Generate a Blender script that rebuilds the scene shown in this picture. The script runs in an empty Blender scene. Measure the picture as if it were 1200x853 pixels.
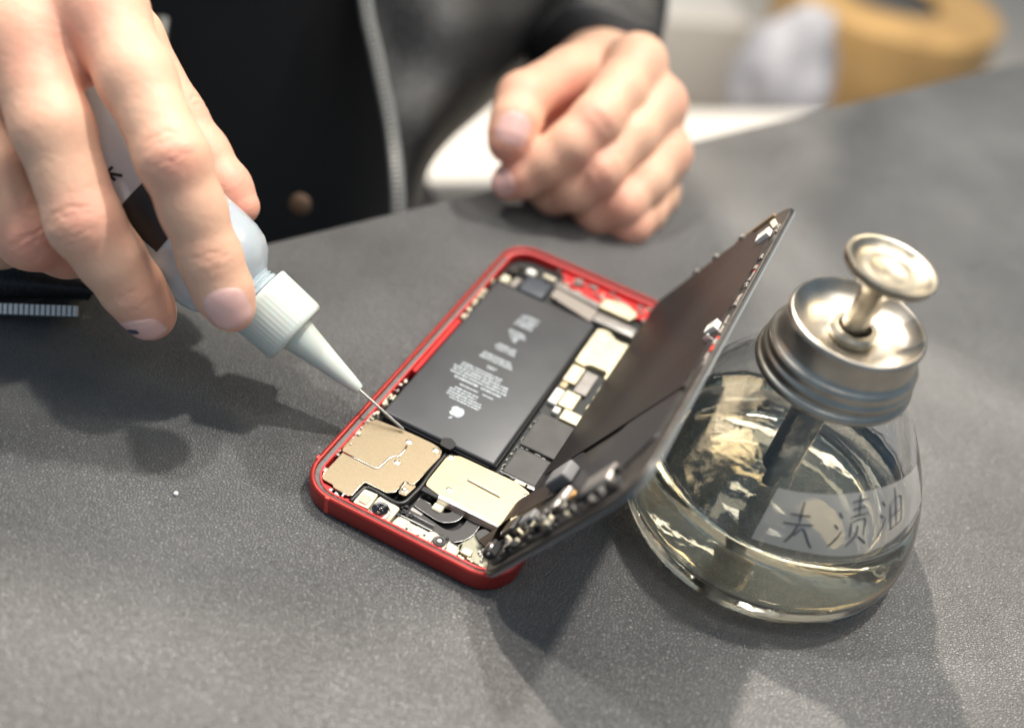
import bpy, bmesh, math, random
import numpy as np
from mathutils import Vector, Matrix, noise
random.seed(7)
S = 0.001
C = bpy.context.scene.collection
PI = math.pi

# ------------------------------------------------------------------ camera, world, lamps, exposure
F, PITCH, ROLL, HC = 1275.4, 0.73508, 0.22146, 251.755
cp, sp, cr, sr = math.cos(PITCH), math.sin(PITCH), math.cos(ROLL), math.sin(ROLL)
cw = Vector((0, cp, -sp))
cR = Vector((cr, sr*sp, sr*cp)); cU = Vector((-sr, cr*sp, cr*cp))
CAM = Vector((0, 0, HC))
def at(px, py, dep):
    """a point of the place in mm, from its bearing and its distance"""
    return CAM + dep*(cw + (px-600)/F*cR - (py-426.5)/F*cU)
cam = bpy.data.cameras.new('camera'); co = bpy.data.objects.new('camera', cam); C.objects.link(co)
m = Matrix((cR, cU, -cw)).transposed().to_4x4(); m.translation = CAM*S
co.matrix_world = m
cam.sensor_width = 36; cam.lens = F/1200*36; cam.clip_start = 0.01; cam.clip_end = 50
cam.dof.use_dof = True; cam.dof.focus_distance = 0.322; cam.dof.aperture_fstop = 4.2; cam.dof.aperture_blades = 0
sc = bpy.context.scene; sc.camera = co
w = bpy.data.worlds.new('World'); sc.world = w; w.use_nodes = True
bgn = w.node_tree.nodes['Background']; bgn.inputs[0].default_value = (0.46, 0.70, 0.96, 1); bgn.inputs[1].default_value = 0.30
def lamp(name, loc, size, power, col, target=(0.0, 0.22, 0.0), sy=None):
    l = bpy.data.lights.new(name, 'AREA'); l.energy = power; l.color = col; l.size = size
    if sy: l.shape = 'RECTANGLE'; l.size_y = sy
    else: l.shape = 'DISK'
    o = bpy.data.objects.new(name, l); C.objects.link(o); o.location = loc
    o.rotation_euler = (Vector(target)-Vector(loc)).to_track_quat('-Z', 'Y').to_euler()
    return o
WARM = (1.0, 0.90, 0.77); NEUT = (1.0, 0.95, 0.88)
lamp('ceiling_lamp', (-0.52, 1.18, 1.45), 0.06, 50, WARM)
lamp('ceiling_lamp', (-0.74, 0.62, 1.50), 0.07, 15, NEUT)
lamp('ceiling_lamp', (0.42, 0.80, 1.65), 0.09, 27, NEUT)
lamp('ceiling_lamp', (0.10, 0.30, 1.75), 0.26, 6, WARM)
lamp('added_panel', (-0.1, 1.30, 2.0), 1.3, 11, NEUT, sy=0.5)  # unseen panel, added for a broad sheen on the near leather
lamp('added_panel', (0.72, 0.12, 1.35), 0.45, 4, NEUT, sy=0.4)  # added panel that brightens the bottle and the right of the table
GOLD = (1.0, 0.78, 0.48)
lamp('added_strip', (0.10, 2.25, 1.80), 1.1, 9, GOLD, sy=0.16)  # unseen golden strip, added to streak the bottle with reflections
lamp('added_panel', (1.25, 1.30, 1.35), 0.7, 9, GOLD, sy=0.5)  # added warm panel, there to show in the glass and metal cap
lamp('added_panel', (0.15, -0.45, 1.55), 0.6, 2, NEUT, sy=0.4)  # weak fill added on the camera side, no known source
lamp('added_strip', (0.55, 1.75, 1.95), 0.8, 5, NEUT, sy=0.10)  # another added strip, for its reflection in glass and liquid
lamp('added_strip', (0.35, 2.75, 1.60), 1.3, 4, NEUT, sy=0.08)  # farthest added strip, also only for reflections
sc.view_settings.view_transform = 'Standard'; sc.view_settings.look = 'None'; sc.view_settings.exposure = 0.14; sc.view_settings.gamma = 1
sc.render.engine = 'CYCLES'
sc.cycles.use_denoising = True
try: sc.cycles.denoiser = 'OPENIMAGEDENOISE'
except Exception: pass
sc.cycles.max_bounces = 14; sc.cycles.transmission_bounces = 12; sc.cycles.transparent_max_bounces = 12; sc.cycles.glossy_bounces = 6
sc.cycles.caustics_refractive = True; sc.cycles.caustics_reflective = True; sc.cycles.blur_glossy = 0.3
sc.cycles.sample_clamp_indirect = 60

# ------------------------------------------------------------------ materials
def mat(name, col, rough=0.5, metal=0.0, bump=0.0, bscale=800.0, var=0.0, vscale=60.0, bdist=0.0003, **kw):
    m = bpy.data.materials.new(name); m.use_nodes = True
    nt = m.node_tree; p = nt.nodes['Principled BSDF']
    p.inputs['Base Color'].default_value = (*col, 1); p.inputs['Roughness'].default_value = rough; p.inputs['Metallic'].default_value = metal
    tc = nt.nodes.new('ShaderNodeTexCoord')
    if var:
        n = nt.nodes.new('ShaderNodeTexNoise'); n.inputs['Scale'].default_value = vscale; n.inputs['Detail'].default_value = 5
        nt.links.new(tc.outputs['Object'], n.inputs['Vector'])
        r = nt.nodes.new('ShaderNodeMapRange'); r.inputs[1].default_value = .3; r.inputs[2].default_value = .7
        r.inputs[3].default_value = 1-var; r.inputs[4].default_value = 1+var; nt.links.new(n.outputs['Fac'], r.inputs[0])
        mx = nt.nodes.new('ShaderNodeVectorMath'); mx.operation = 'SCALE'; mx.inputs[0].default_value = col
        nt.links.new(r.outputs[0], mx.inputs['Scale']); nt.links.new(mx.outputs[0], p.inputs['Base Color'])
        r2 = nt.nodes.new('ShaderNodeMapRange'); r2.inputs[3].default_value = max(.02, rough*.75); r2.inputs[4].default_value = min(1, rough*1.25)
        nt.links.new(n.outputs['Fac'], r2.inputs[0]); nt.links.new(r2.outputs[0], p.inputs['Roughness'])
    if bump:
        n = nt.nodes.new('ShaderNodeTexNoise'); n.inputs['Scale'].default_value = bscale; n.inputs['Detail'].default_value = 4
        nt.links.new(tc.outputs['Object'], n.inputs['Vector'])
        b = nt.nodes.new('ShaderNodeBump'); b.inputs['Strength'].default_value = bump; b.inputs['Distance'].default_value = bdist
        nt.links.new(n.outputs['Fac'], b.inputs['Height']); nt.links.new(b.outputs[0], p.inputs['Normal'])
    for k, v in kw.items(): p.inputs[k.replace('_', ' ')].default_value = v
    return m
def leather(name, col, cell, rough, strength, dist, var=.25, stretch=(1, 1, 1)):
    m = bpy.data.materials.new(name); m.use_nodes = True; nt = m.node_tree; L = nt.links.new
    p = nt.nodes['Principled BSDF']
    tc = nt.nodes.new('ShaderNodeTexCoord')
    mp = nt.nodes.new('ShaderNodeMapping'); mp.inputs['Scale'].default_value = stretch; L(tc.outputs['Object'], mp.inputs['Vector'])
    wn = nt.nodes.new('ShaderNodeTexNoise'); wn.inputs['Scale'].default_value = cell*.5; L(mp.outputs[0], wn.inputs['Vector'])
    sc_ = nt.nodes.new('ShaderNodeVectorMath'); sc_.operation = 'SCALE'; sc_.inputs['Scale'].default_value = 1.1/cell; L(wn.outputs['Color'], sc_.inputs[0])
    ad = nt.nodes.new('ShaderNodeVectorMath'); L(mp.outputs[0], ad.inputs[0]); L(sc_.outputs[0], ad.inputs[1])
    v = nt.nodes.new('ShaderNodeTexVoronoi'); v.feature = 'DISTANCE_TO_EDGE'; v.inputs['Scale'].default_value = cell; L(ad.outputs[0], v.inputs['Vector'])
    mr = nt.nodes.new('ShaderNodeMapRange'); mr.interpolation_type = 'SMOOTHSTEP'; mr.inputs[1].default_value = 0; mr.inputs[2].default_value = .28; L(v.outputs['Distance'], mr.inputs[0])
    v2 = nt.nodes.new('ShaderNodeTexVoronoi'); v2.inputs['Scale'].default_value = cell*2.3; L(ad.outputs[0], v2.inputs['Vector'])
    n2 = nt.nodes.new('ShaderNodeTexNoise'); n2.inputs['Scale'].default_value = cell*.16; n2.inputs['Detail'].default_value = 3; L(tc.outputs['Object'], n2.inputs['Vector'])
    m1 = nt.nodes.new('ShaderNodeMath'); m1.operation = 'MULTIPLY_ADD'; L(v2.outputs['Distance'], m1.inputs[0]); m1.inputs[1].default_value = -.35; L(mr.outputs[0], m1.inputs[2])
    m2 = nt.nodes.new('ShaderNodeMath'); m2.operation = 'MULTIPLY_ADD'; L(n2.outputs['Fac'], m2.inputs[0]); m2.inputs[1].default_value = .9; L(m1.outputs[0], m2.inputs[2])
    b = nt.nodes.new('ShaderNodeBump'); b.inputs['Strength'].default_value = strength; b.inputs['Distance'].default_value = dist
    L(m2.outputs[0], b.inputs['Height']); L(b.outputs[0], p.inputs['Normal'])
    n3 = nt.nodes.new('ShaderNodeTexNoise'); n3.inputs['Scale'].default_value = 14; n3.inputs['Detail'].default_value = 6; L(tc.outputs['Object'], n3.inputs['Vector'])
    r3 = nt.nodes.new('ShaderNodeMapRange'); r3.inputs[1].default_value = .3; r3.inputs[2].default_value = .7; r3.inputs[3].default_value = 1-var; r3.inputs[4].default_value = 1+var; L(n3.outputs['Fac'], r3.inputs[0])
    cr_ = nt.nodes.new('ShaderNodeMapRange'); cr_.inputs[3].default_value = .62; cr_.inputs[4].default_value = 1.0; L(mr.outputs[0], cr_.inputs[0])
    mm = nt.nodes.new('ShaderNodeMath'); mm.operation = 'MULTIPLY'; L(r3.outputs[0], mm.inputs[0]); L(cr_.outputs[0], mm.inputs[1])
    cc = nt.nodes.new('ShaderNodeVectorMath'); cc.operation = 'SCALE'; cc.inputs[0].default_value = col; L(mm.outputs[0], cc.inputs['Scale'])
    L(cc.outputs[0], p.inputs['Base Color'])
    rr = nt.nodes.new('ShaderNodeMapRange'); rr.inputs[3].default_value = rough-.06; rr.inputs[4].default_value = rough+.08; L(n3.outputs['Fac'], rr.inputs[0]); L(rr.outputs[0], p.inputs['Roughness'])
    return m
M = {}
M['leather'] = leather('grained_leather', (.158, .157, .155), 1200, .43, .85, .00040, stretch=(.8, 1.2, 1))
M['jacket'] = leather('jacket_leather', (.012, .013, .015), 420, .52, .5, .0003)
M['table_edge'] = mat('table_edge', (.05, .05, .05), .6)
M['red'] = mat('red_anodised', (.36, .028, .022), .38, .4, bump=.12, bscale=6000, bdist=.00003, Specular_IOR_Level=.6)
M['red_in'] = mat('red_inner', (.62, .035, .035), .38, .25, var=.15, vscale=300)
M['redline'] = mat('red_plastic', (.72, .06, .04), .45)
M['adhesive'] = mat('grey_adhesive', (.10, .095, .09), .5, bump=.3, bscale=2500, var=.3, vscale=500)
M['red_film'] = mat('reddish_film', (.36, .06, .06), .5)
M['dark'] = mat('black_cavity', (.010, .010, .011), .6)
M['batt'] = mat('battery_wrap', (.050, .052, .056), .42, bump=.10, bscale=160, bdist=.0006, var=.12, vscale=60)
M['ink'] = mat('grey_print', (.42, .47, .50), .5)
M['gold'] = mat('champagne_metal', (.33, .265, .175), .42, .85, bump=.25, bscale=2600, bdist=.00004, var=.08, vscale=1300)
M['gold2'] = mat('pale_gold_metal', (.53, .43, .27), .42, .8, bump=.15, bscale=1500, bdist=.00004, var=.03, vscale=300)
M['gold3'] = mat('cream_shield', (.80, .70, .48), .40, .6, bump=.2, bscale=900, bdist=.0001, var=.1, vscale=400)
M['screw'] = mat('screw_metal', (.80, .74, .62), .25, 1.0)
M['steel'] = mat('bracket_steel', (.70, .69, .66), .28, 1.0, bump=.1, bscale=900, bdist=.00005)
M['cream'] = mat('cream_plastic', (.62, .57, .42), .5, var=.1, vscale=500)
M['white'] = mat('white_ceramic', (.80, .78, .72), .4)
M['chip'] = mat('chip_black', (.075, .072, .068), .38, .2, bump=.1, bscale=3000, bdist=.00002, var=.12, vscale=150)
M['board'] = mat('circuit_board', (.018, .020, .019), .5, bump=.5, bscale=1400, var=.4, vscale=900)
M['flex'] = mat('flex_ribbon', (.055, .052, .050), .32, .3, bump=.06, bscale=400)
M['bronze'] = mat('bronze_film', (.085, .065, .052), .30, .6, bump=.08, bscale=120, bdist=.0005)
M['rubber'] = mat('black_rubber', (.012, .012, .013), .35)
M['taptic'] = mat('grey_motor', (.33, .31, .29), .4, .7, var=.1, vscale=200)
M['plate'] = mat('screen_back', (.027, .023, .022), .5, .35, bump=.08, bscale=60, bdist=.0008, var=.1, vscale=40)
M['plate2'] = mat('screen_back_grey', (.034, .034, .036), .36, .3, bump=.05, bscale=90)
M['glassedge'] = mat('cover_glass', (.22, .24, .25), .15, 0, Transmission_Weight=.3, IOR=1.5)
M['lens'] = mat('lens', (.008, .008, .012), .06, 0, Coat_Weight=1.0)
M['clip'] = mat('bright_clip', (.78, .77, .73), .4, .3)
M['foam'] = mat('grey_foam', (.13, .13, .135), .7, bump=.4, bscale=1500)
M['chrome'] = mat('worn_chrome', (.50, .46, .40), .33, 1.0, bump=.10, bscale=150, bdist=.0004, var=.18, vscale=120)
M['brass'] = mat('yellowed_chrome', (.40, .36, .29), .36, 1.0, bump=.12, bscale=200, bdist=.0003, var=.2, vscale=160)
M['glass'] = mat('clear_glass', (1, 1, .995), .0, 0, Transmission_Weight=1.0, IOR=1.5, bump=.15, bscale=32, bdist=.0022)
M['liquid'] = mat('clear_liquid', (1, .965, .83), .0, 0, Transmission_Weight=1.0, IOR=1.36)
M['tape'] = mat('frosted_tape', (.60, .58, .54), .5, 0, Alpha=.46, bump=.1, bscale=300)
M['marker'] = mat('marker_ink', (.10, .10, .11), .6)
M['ldpe'] = mat('milky_plastic', (.72, .80, .86), .15, 0, Transmission_Weight=.45, IOR=1.38, bump=.3, bscale=55, bdist=.0010, Subsurface_Weight=.35, Subsurface_Scale=.008)
M['cap'] = mat('white_cap', (.66, .72, .67), .30, 0, Subsurface_Weight=.5, Subsurface_Scale=.004, Transmission_Weight=.12)
M['label_grey'] = mat('grey_label', (.48, .50, .55), .5, var=.05)
M['label_black'] = mat('black_label', (.010, .010, .010), .45)
M['shirt'] = mat('black_cotton', (.008, .009, .012), .85, bump=.3, bscale=1200, Sheen_Weight=.15)
M['trousers'] = mat('dark_denim', (.008, .008, .010), .8, bump=.3, bscale=1500)
M['zip'] = mat('zip_metal', (.42, .41, .38), .45, .8)
M['ziptape'] = mat('zip_tape', (.16, .17, .17), .7)
M['floor'] = mat('floor', (.42, .38, .33), .5, var=.12, vscale=3)
M['wood'] = mat('yellow_wood', (.42, .26, .10), .5, var=.18, vscale=12)
M['cushion'] = mat('dark_cushion', (.05, .05, .05), .8)
M['whitelam'] = mat('white_laminate', (.46, .44, .41), .4)
M['cloth'] = mat('pale_cloth', (.36, .36, .39), .8, var=.15, vscale=20)
M['nail'] = mat('fingernail', (.82, .51, .46), .24, 0, Subsurface_Weight=.25, Subsurface_Scale=.002, Coat_Weight=.3, bump=.04, bscale=600, bdist=.0001)
M['bruise'] = mat('dark_spot', (.05, .045, .08), .4)
M['speck'] = mat('white_speck', (.8, .8, .8), .6)
def skin_mat():
    m = bpy.data.materials.new('skin'); m.use_nodes = True; nt = m.node_tree; L = nt.links.new; p = nt.nodes['Principled BSDF']
    tc = nt.nodes.new('ShaderNodeTexCoord')
    a = nt.nodes.new('ShaderNodeAttribute'); a.attribute_name = 'flush'
    n = nt.nodes.new('ShaderNodeTexNoise'); n.inputs['Scale'].default_value = 130; n.inputs['Detail'].default_value = 8; L(tc.outputs['Object'], n.inputs['Vector'])
    ns = nt.nodes.new('ShaderNodeMath'); ns.operation = 'MULTIPLY_ADD'; L(n.outputs['Fac'], ns.inputs[0]); ns.inputs[1].default_value = .6; ns.inputs[2].default_value = -.25
    sm_ = nt.nodes.new('ShaderNodeMath'); sm_.operation = 'ADD'; sm_.use_clamp = True; L(ns.outputs[0], sm_.inputs[0]); L(a.outputs['Fac'], sm_.inputs[1])
    mx = nt.nodes.new('ShaderNodeMix'); mx.data_type = 'RGBA'; L(sm_.outputs[0], mx.inputs['Factor'])
    mx.inputs['A'].default_value = (.81, .50, .345, 1); mx.inputs['B'].default_value = (.73, .31, .23, 1)
    L(mx.outputs['Result'], p.inputs['Base Color'])
    p.inputs['Subsurface Weight'].default_value = .22; p.inputs['Subsurface Radius'].default_value = (1, .35, .18); p.inputs['Subsurface Scale'].default_value = .0035
    p.inputs['Roughness'].default_value = .48; p.inputs['Specular IOR Level'].default_value = .4
    v = nt.nodes.new('ShaderNodeTexVoronoi'); v.feature = 'DISTANCE_TO_EDGE'; v.inputs['Scale'].default_value = 1400; L(tc.outputs['Object'], v.inputs['Vector'])
    n2 = nt.nodes.new('ShaderNodeTexNoise'); n2.inputs['Scale'].default_value = 420; n2.inputs['Detail'].default_value = 5; L(tc.outputs['Object'], n2.inputs['Vector'])
    ad = nt.nodes.new('ShaderNodeMath'); ad.operation = 'MULTIPLY_ADD'; L(v.outputs['Distance'], ad.inputs[0]); ad.inputs[1].default_value = .5; L(n2.outputs['Fac'], ad.inputs[2])
    b = nt.nodes.new('ShaderNodeBump'); b.inputs['Strength'].default_value = .55; b.inputs['Distance'].default_value = .0004; L(ad.outputs[0], b.inputs['Height']); L(b.outputs[0], p.inputs['Normal'])
    return m
M['skin'] = skin_mat()

# ------------------------------------------------------------------ builders (all in mm)
def link(name, bm, m, parent=None, smooth=False, auto=None, recalc=True):
    if recalc: bmesh.ops.recalc_face_normals(bm, faces=bm.faces)
    for v in bm.verts: v.co *= S
    me = bpy.data.meshes.new(name); bm.to_mesh(me); bm.free()
    if m: me.materials.append(m)
    if smooth:
        me.polygons.foreach_set('use_smooth', [True]*len(me.polygons))
        if auto is not None:
            me.set_sharp_from_angle(angle=math.radians(auto))
    o = bpy.data.objects.new(name, me); C.objects.link(o)
    if parent: o.parent = parent
    return o
def empty(name, loc=(0, 0, 0), rz=0):
    o = bpy.data.objects.new(name, None); C.objects.link(o); o.location = Vector(loc)*S; o.rotation_euler = (0, 0, rz); o.empty_display_size = .01
    return o
def tag(o, label=None, cat=None, group=None, kind=None):
    if label: o['label'] = label
    if cat: o['category'] = cat
    if group: o['group'] = group
    if kind: o['kind'] = kind
    return o
def box(x0, x1, y0, y1, z0, z1, bev=0, bm=None, rot=0, seg=1):
    b = bmesh.new()
    bmesh.ops.create_cube(b, size=1)
    cx, cy, cz = (x0+x1)/2, (y0+y1)/2, (z0+z1)/2
    for v in b.verts: v.co = Vector((v.co.x*(x1-x0), v.co.y*(y1-y0), v.co.z*(z1-z0)))
    if bev: bmesh.ops.bevel(b, geom=list(b.edges), offset=bev, segments=seg, affect='EDGES', profile=.5)
    R = Matrix.Rotation(rot, 3, 'Z')
    for v in b.verts: v.co = R @ v.co + Vector((cx, cy, cz))
    if bm is None: return b
    join(bm, b); return bm
def join(bm, b):
    me = bpy.data.meshes.new('tmp'); b.to_mesh(me); b.free(); bm.from_mesh(me); bpy.data.meshes.remove(me)
def prism(poly, z0, z1, bev=0, bm=None):
    b = bmesh.new()
    lo = [b.verts.new((x, y, z0)) for x, y in poly]; hi = [b.verts.new((x, y, z1)) for x, y in poly]
    n = len(poly); b.faces.new(lo[::-1]); top = b.faces.new(hi)
    for i in range(n): b.faces.new((lo[i], lo[(i+1) % n], hi[(i+1) % n], hi[i]))
    if bev:
        b.edges.ensure_lookup_table()
        bmesh.ops.bevel(b, geom=list(top.edges), offset=bev, segments=2, affect='EDGES', profile=.5)
    if bm is None: return b
    join(bm, b); return bm
def rpoly(pts, r, n=4):
    """polygon with rounded corners"""
    out = []; N = len(pts)
    for i in range(N):
        p = Vector(pts[i]); a = Vector(pts[i-1])-p; c = Vector(pts[(i+1) % N])-p
        rr = min(r, a.length*.45, c.length*.45); A = p+a.normalized()*rr; B = p+c.normalized()*rr
        for k in range(n+1):
            t = k/n; q = A*(1-t)**2+p*2*t*(1-t)+B*t*t; out.append((q.x, q.y))
    return out
def lathe(prof, n=64, bm=None, cap=True, ribs=None, axis=None):
    """prof = (r,z) list; axis=(origin, x, y, z) frame"""
    b = bmesh.new(); rings = []
    O, X, Y, Z = axis or (Vector((0, 0, 0)), Vector((1, 0, 0)), Vector((0, 1, 0)), Vector((0, 0, 1)))
    for r, z in prof:
        if r < 1e-6: rings.append([b.verts.new(O+Z*z)]); continue
        ring = []
        for i in range(n):
            a = 2*PI*i/n; q = r+(ribs(a, z) if ribs else 0)
            ring.append(b.verts.new(O+X*(q*math.cos(a))+Y*(q*math.sin(a))+Z*z))
        rings.append(ring)
    for A, B in zip(rings, rings[1:]):
        if len(A) == 1 and len(B) == 1: continue
        for i in range(n):
            j = (i+1) % n
            if len(A) == 1: b.faces.new((A[0], B[j], B[i]))
            elif len(B) == 1: b.faces.new((A[i], A[j], B[0]))
            else: b.faces.new((A[i], A[j], B[j], B[i]))
    if cap:
        for R_ in (rings[0], rings[-1]):
            if len(R_) > 1 and rings[0] is not rings[-1]: b.faces.new(R_)
    if bm is None: return b
    join(bm, b); return bm
def tube(path, rad, n=8, bm=None, flat=None):
    """tube along path; rad number or list; flat=(up vector, thickness ratio) makes a ribbon"""
    b = bmesh.new(); P = [Vector(p) for p in path]; rings = []
    ref = Vector(flat[0]) if flat else Vector((0, 0, 1))
    for i, p in enumerate(P):
        t = (P[min(i+1, len(P)-1)]-P[max(i-1, 0)]).normalized()
        x = t.cross(ref)
        if x.length < 1e-4: x = t.cross(Vector((1, 0, 0)))
        x.normalize(); y = x.cross(t)
        r = rad[i] if isinstance(rad, (list, tuple)) else rad
        k = flat[1] if flat else 1
        rings.append([b.verts.new(p+x*(r*math.cos(2*PI*j/n))+y*(r*k*math.sin(2*PI*j/n))) for j in range(n)])
    for A, B in zip(rings, rings[1:]):
        for i in range(n): b.faces.new((A[i], A[(i+1) % n], B[(i+1) % n], B[i]))
    b.faces.new(rings[0]); b.faces.new(rings[-1])
    if bm is None: return b
    join(bm, b); return bm
def grid(P, thick=0):
    """sheet from rows of points; optional thickness"""
    b = bmesh.new(); V = [[b.verts.new(Vector(p)) for p in row] for row in P]
    for A, B in zip(V, V[1:]):
        for i in range(len(A)-1): b.faces.new((A[i], A[i+1], B[i+1], B[i]))
    if thick:
        bmesh.ops.recalc_face_normals(b, faces=b.faces)
        bmesh.ops.solidify(b, geom=list(b.faces), thickness=thick)
    return b
def spline(pts, n=6):
    """Catmull-Rom"""
    P = [Vector(p) for p in pts]; out = []
    for i in range(len(P)-1):
        p0, p1, p2, p3 = P[max(i-1, 0)], P[i], P[i+1], P[min(i+2, len(P)-1)]
        for k in range(n):
            t = k/n; out.append(.5*((2*p1)+(p2-p0)*t+(2*p0-5*p1+4*p2-p3)*t*t+(3*p1-p0-3*p2+p3)*t**3))
    out.append(P[-1]); return out

# ------------------------------------------------------------------ the setting: floor, table, far furniture
fl = link('floor', box(-4000, 4000, -2500, 6500, -790, -742), M['floor']); tag(fl, kind='structure')
e0 = Vector((55, 456, 0)); ed = Vector((0.738, 0.675, 0)).normalized(); en = Vector((ed.y, -ed.x, 0))
tb = bmesh.new()
q = [e0-ed*520, e0+ed*700, e0+ed*700+en*900, e0-ed*520+en*900]
prism([(v.x, v.y) for v in q], -34, 0, bm=tb)
bmesh.ops.recalc_face_normals(tb, faces=tb.faces)
bmesh.ops.bevel(tb, geom=[e for e in tb.edges if all(v.co.z > -1 for v in e.verts)], offset=4, segments=4, affect='EDGES', profile=.5)
table = empty('work_table', (0, 0, 0))
tag(table, 'dark table covered in grained black leather, everything stands on it', 'table')
link('leather_top', tb, M['leather'], table, smooth=True, auto=40)
for a in (-460, 640):
    for b_ in (60, 840):
        c = e0+ed*a+en*b_
        link('leg', box(c.x-22, c.x+22, c.y-22, c.y+22, -741, -34.5, 2), M['table_edge'], table)
sk = bmesh.new(); bmesh.ops.create_icosphere(sk, subdivisions=2, radius=.7)
for v in sk.verts: v.co = v.co*(1+.3*noise.noise(v.co*2))+Vector((-85.6, 192.5, .5))
tag(link('lint_speck', sk, M['speck'], smooth=True), 'tiny white speck of lint on the leather in the hand\'s shadow', 'speck')

# ------------------------------------------------------------------ phone
YAW = -0.305454
ph = empty('opened_phone', (-53.684, 200.642, 0), YAW)
tag(ph, 'opened red smartphone with its screen folded up to the right, showing battery and circuits', 'phone')
PW, PL, PR = 68.4, 146.7, 11.4
def rr(inset, z, n=10):
    r = max(PR-inset, .6); out = []
    for cx, cy, a0 in ((PW-inset-r, PL-inset-r, 0), (inset+r, PL-inset-r, 90), (inset+r, inset+r, 180), (PW-inset-r, inset+r, 270)):
        for k in range(n+1):
            a = math.radians(a0+90*k/n); out.append((cx+r*math.cos(a), cy+r*math.sin(a), z))
    return out
def band(prof, closed=True, n=10):
    b = bmesh.new(); R = [[b.verts.new(p) for p in rr(i, z, n)] for i, z in prof]
    pairs = list(zip(R, R[1:]))+([(R[-1], R[0])] if closed else [])
    for A, B in pairs:
        for i in range(len(A)): b.faces.new((A[i], A[(i+1) % len(A)], B[(i+1) % len(A)], B[i]))
    return b
fr = link('frame', band([(1.2, .35), (.5, .5), (.12, .9), (0, 1.5), (0, 6.3), (.12, 6.9), (.45, 7.25), (.8, 7.4), (1.25, 7.4), (1.5, 7.15), (1.55, 5.2), (1.55, .35)]), M['red'], ph, smooth=True, auto=50)
link('antenna_line', box(10.4, 11.7, -.06, 1.0, 1.0, 7.43, .05), M['redline'], fr)
link('antenna_line', box(-.06, 1.0, 11.2, 12.5, 1.0, 7.43, .05), M['redline'], fr)
link('back_shell', prism([(x, y) for x, y, z in rr(1.3, 0)], .4, 1.3), M['dark'], ph)
adh = link('adhesive_strip', band([(1.56, 6.2), (1.56, 4.8), (2.95, 4.8), (2.95, 5.9)]), M['adhesive'], ph)
adh.data.materials.append(M['red_film'])
for pl_ in adh.data.polygons:
    if pl_.center.y > .075: pl_.material_index = 1
link('inner_rail', band([(2.96, 6.3), (2.96, 3.0), (3.5, 3.0), (3.5, 6.3)]), M['red_in'], ph)
# far red floor of the housing
link('housing_wall', prism(rpoly([(4, 121.6), (64, 121.6), (64, 142), (60, 143), (10, 143), (4, 138)], 3), 1.31, 3.0), M['board'], ph)
link('housing_step', prism(rpoly([(27, 136.2), (44, 134.4), (64, 136.0), (63.6, 140), (57, 143), (22, 143)], 2), 3.01, 4.6, .3), M['red_in'], ph)

# battery
bt = link('battery', box(5.8, 45.3, 39.6, 120.4, 1.5, 6.5, .9, seg=3), M['batt'], ph, smooth=True, auto=50)
wrap = bmesh.new()
for x0, x1, y0, y1 in ((5.4, 5.78, 40.5, 119.5), (45.32, 45.9, 40.5, 119.5), (7, 44, 39.0, 39.58), (7, 44, 120.42, 121.0)): box(x0, x1, y0, y1, 4.6, 5.0, .1, bm=wrap)
link('wrap_seam', wrap, M['rubber'], bt)
link('pull_tab', prism(rpoly([(27.5, 37.2), (31.5, 37.0), (32.0, 40.2), (29.5, 41.6), (27.0, 40.4)], 1), 6.52, 6.9), M['rubber'], bt)
# printed rows, narrow dashes like the tiny type of the label
ink = bmesh.new(); zt = 6.515
rows = []
def blk(v0, v1, n, segs):
    for i in range(n):
        v = v0+(v1-v0)*(i+.5)/n
        for s_ in segs: rows.append((v+random.uniform(-.05, .05), s_[0]+random.uniform(-.8, .8), s_[1]+random.uniform(-.8, .8), (v1-v0)/n*.55))
blk(57.0, 58.2, 1, [(20.5, 30.5)]); blk(58.2, 60.6, 2, [(18.2, 31.2)]); blk(60.6, 63.2, 2, [(18.8, 28.6)])
blk(64.1, 65.2, 1, [(19.8, 26.5), (28.6, 31.6)]); blk(66.2, 68.0, 1, [(16.2, 26), (27.2, 34.2)]); blk(68.0, 72.4, 3, [(14.8, 35.0)]); blk(72.4, 75.0, 2, [(16.0, 31.2)])
blk(76.4, 78.3, 2, [(23.4, 27)]); blk(80.2, 84.0, 3, [(19.3, 30.6)]); blk(86.8, 90.6, 3, [(21.3, 29)]); blk(93.5, 96.4, 2, [(24, 26.8)]); blk(96.4, 99.6, 3, [(21.6, 28.2)])
blk(102.3, 109.6, 6, [(22, 28.3)])
for v, a, b_, h in rows:
    x = a
    while x < b_-.3:
        wd = min(random.uniform(.5, 1.5), b_-x); hh = h*random.uniform(.72, 1.0)/2
        vs = [ink.verts.new(p) for p in ((x, v-hh, zt), (x+wd-.14, v-hh, zt), (x+wd-.14, v+hh, zt), (x, v+hh, zt))]; ink.faces.new(vs); x += wd+random.choice((0, 0, .1, .25))
link('printed_text', ink, M['ink'], bt)
# fruit emblem: body with bite, and leaf, top towards the near end
lg = bmesh.new()
pts = []
for k in range(48):
    t = 2*PI*k/48; r = 2.35*(1-.10*math.exp(-((t-PI/2)/.35)**2)*2-.08*math.exp(-((t-1.5*PI)/.3)**2)*2)
    x, y = r*math.cos(t)*1.02, r*math.sin(t)*1.05
    d = math.hypot(x-2.9, y-.35)
    if d < 1.15: k_ = 1.15/d; x = 2.9+(x-2.9)*k_; y = .35+(y-.35)*k_
    pts.append((25.2-x, 52.9-y))
f_ = lg.faces.new([lg.verts.new((x, y, zt)) for x, y in pts])
leaf = [(-.1, 2.75), (.15, 3.5), (.9, 4.1), (.95, 3.4), (.5, 2.85)]
lg.faces.new([lg.verts.new((25.2-x, 52.9-y, zt)) for x, y in leaf])
bmesh.ops.triangulate(lg, faces=lg.faces)
link('emblem', lg, M['ink'], bt)

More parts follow.
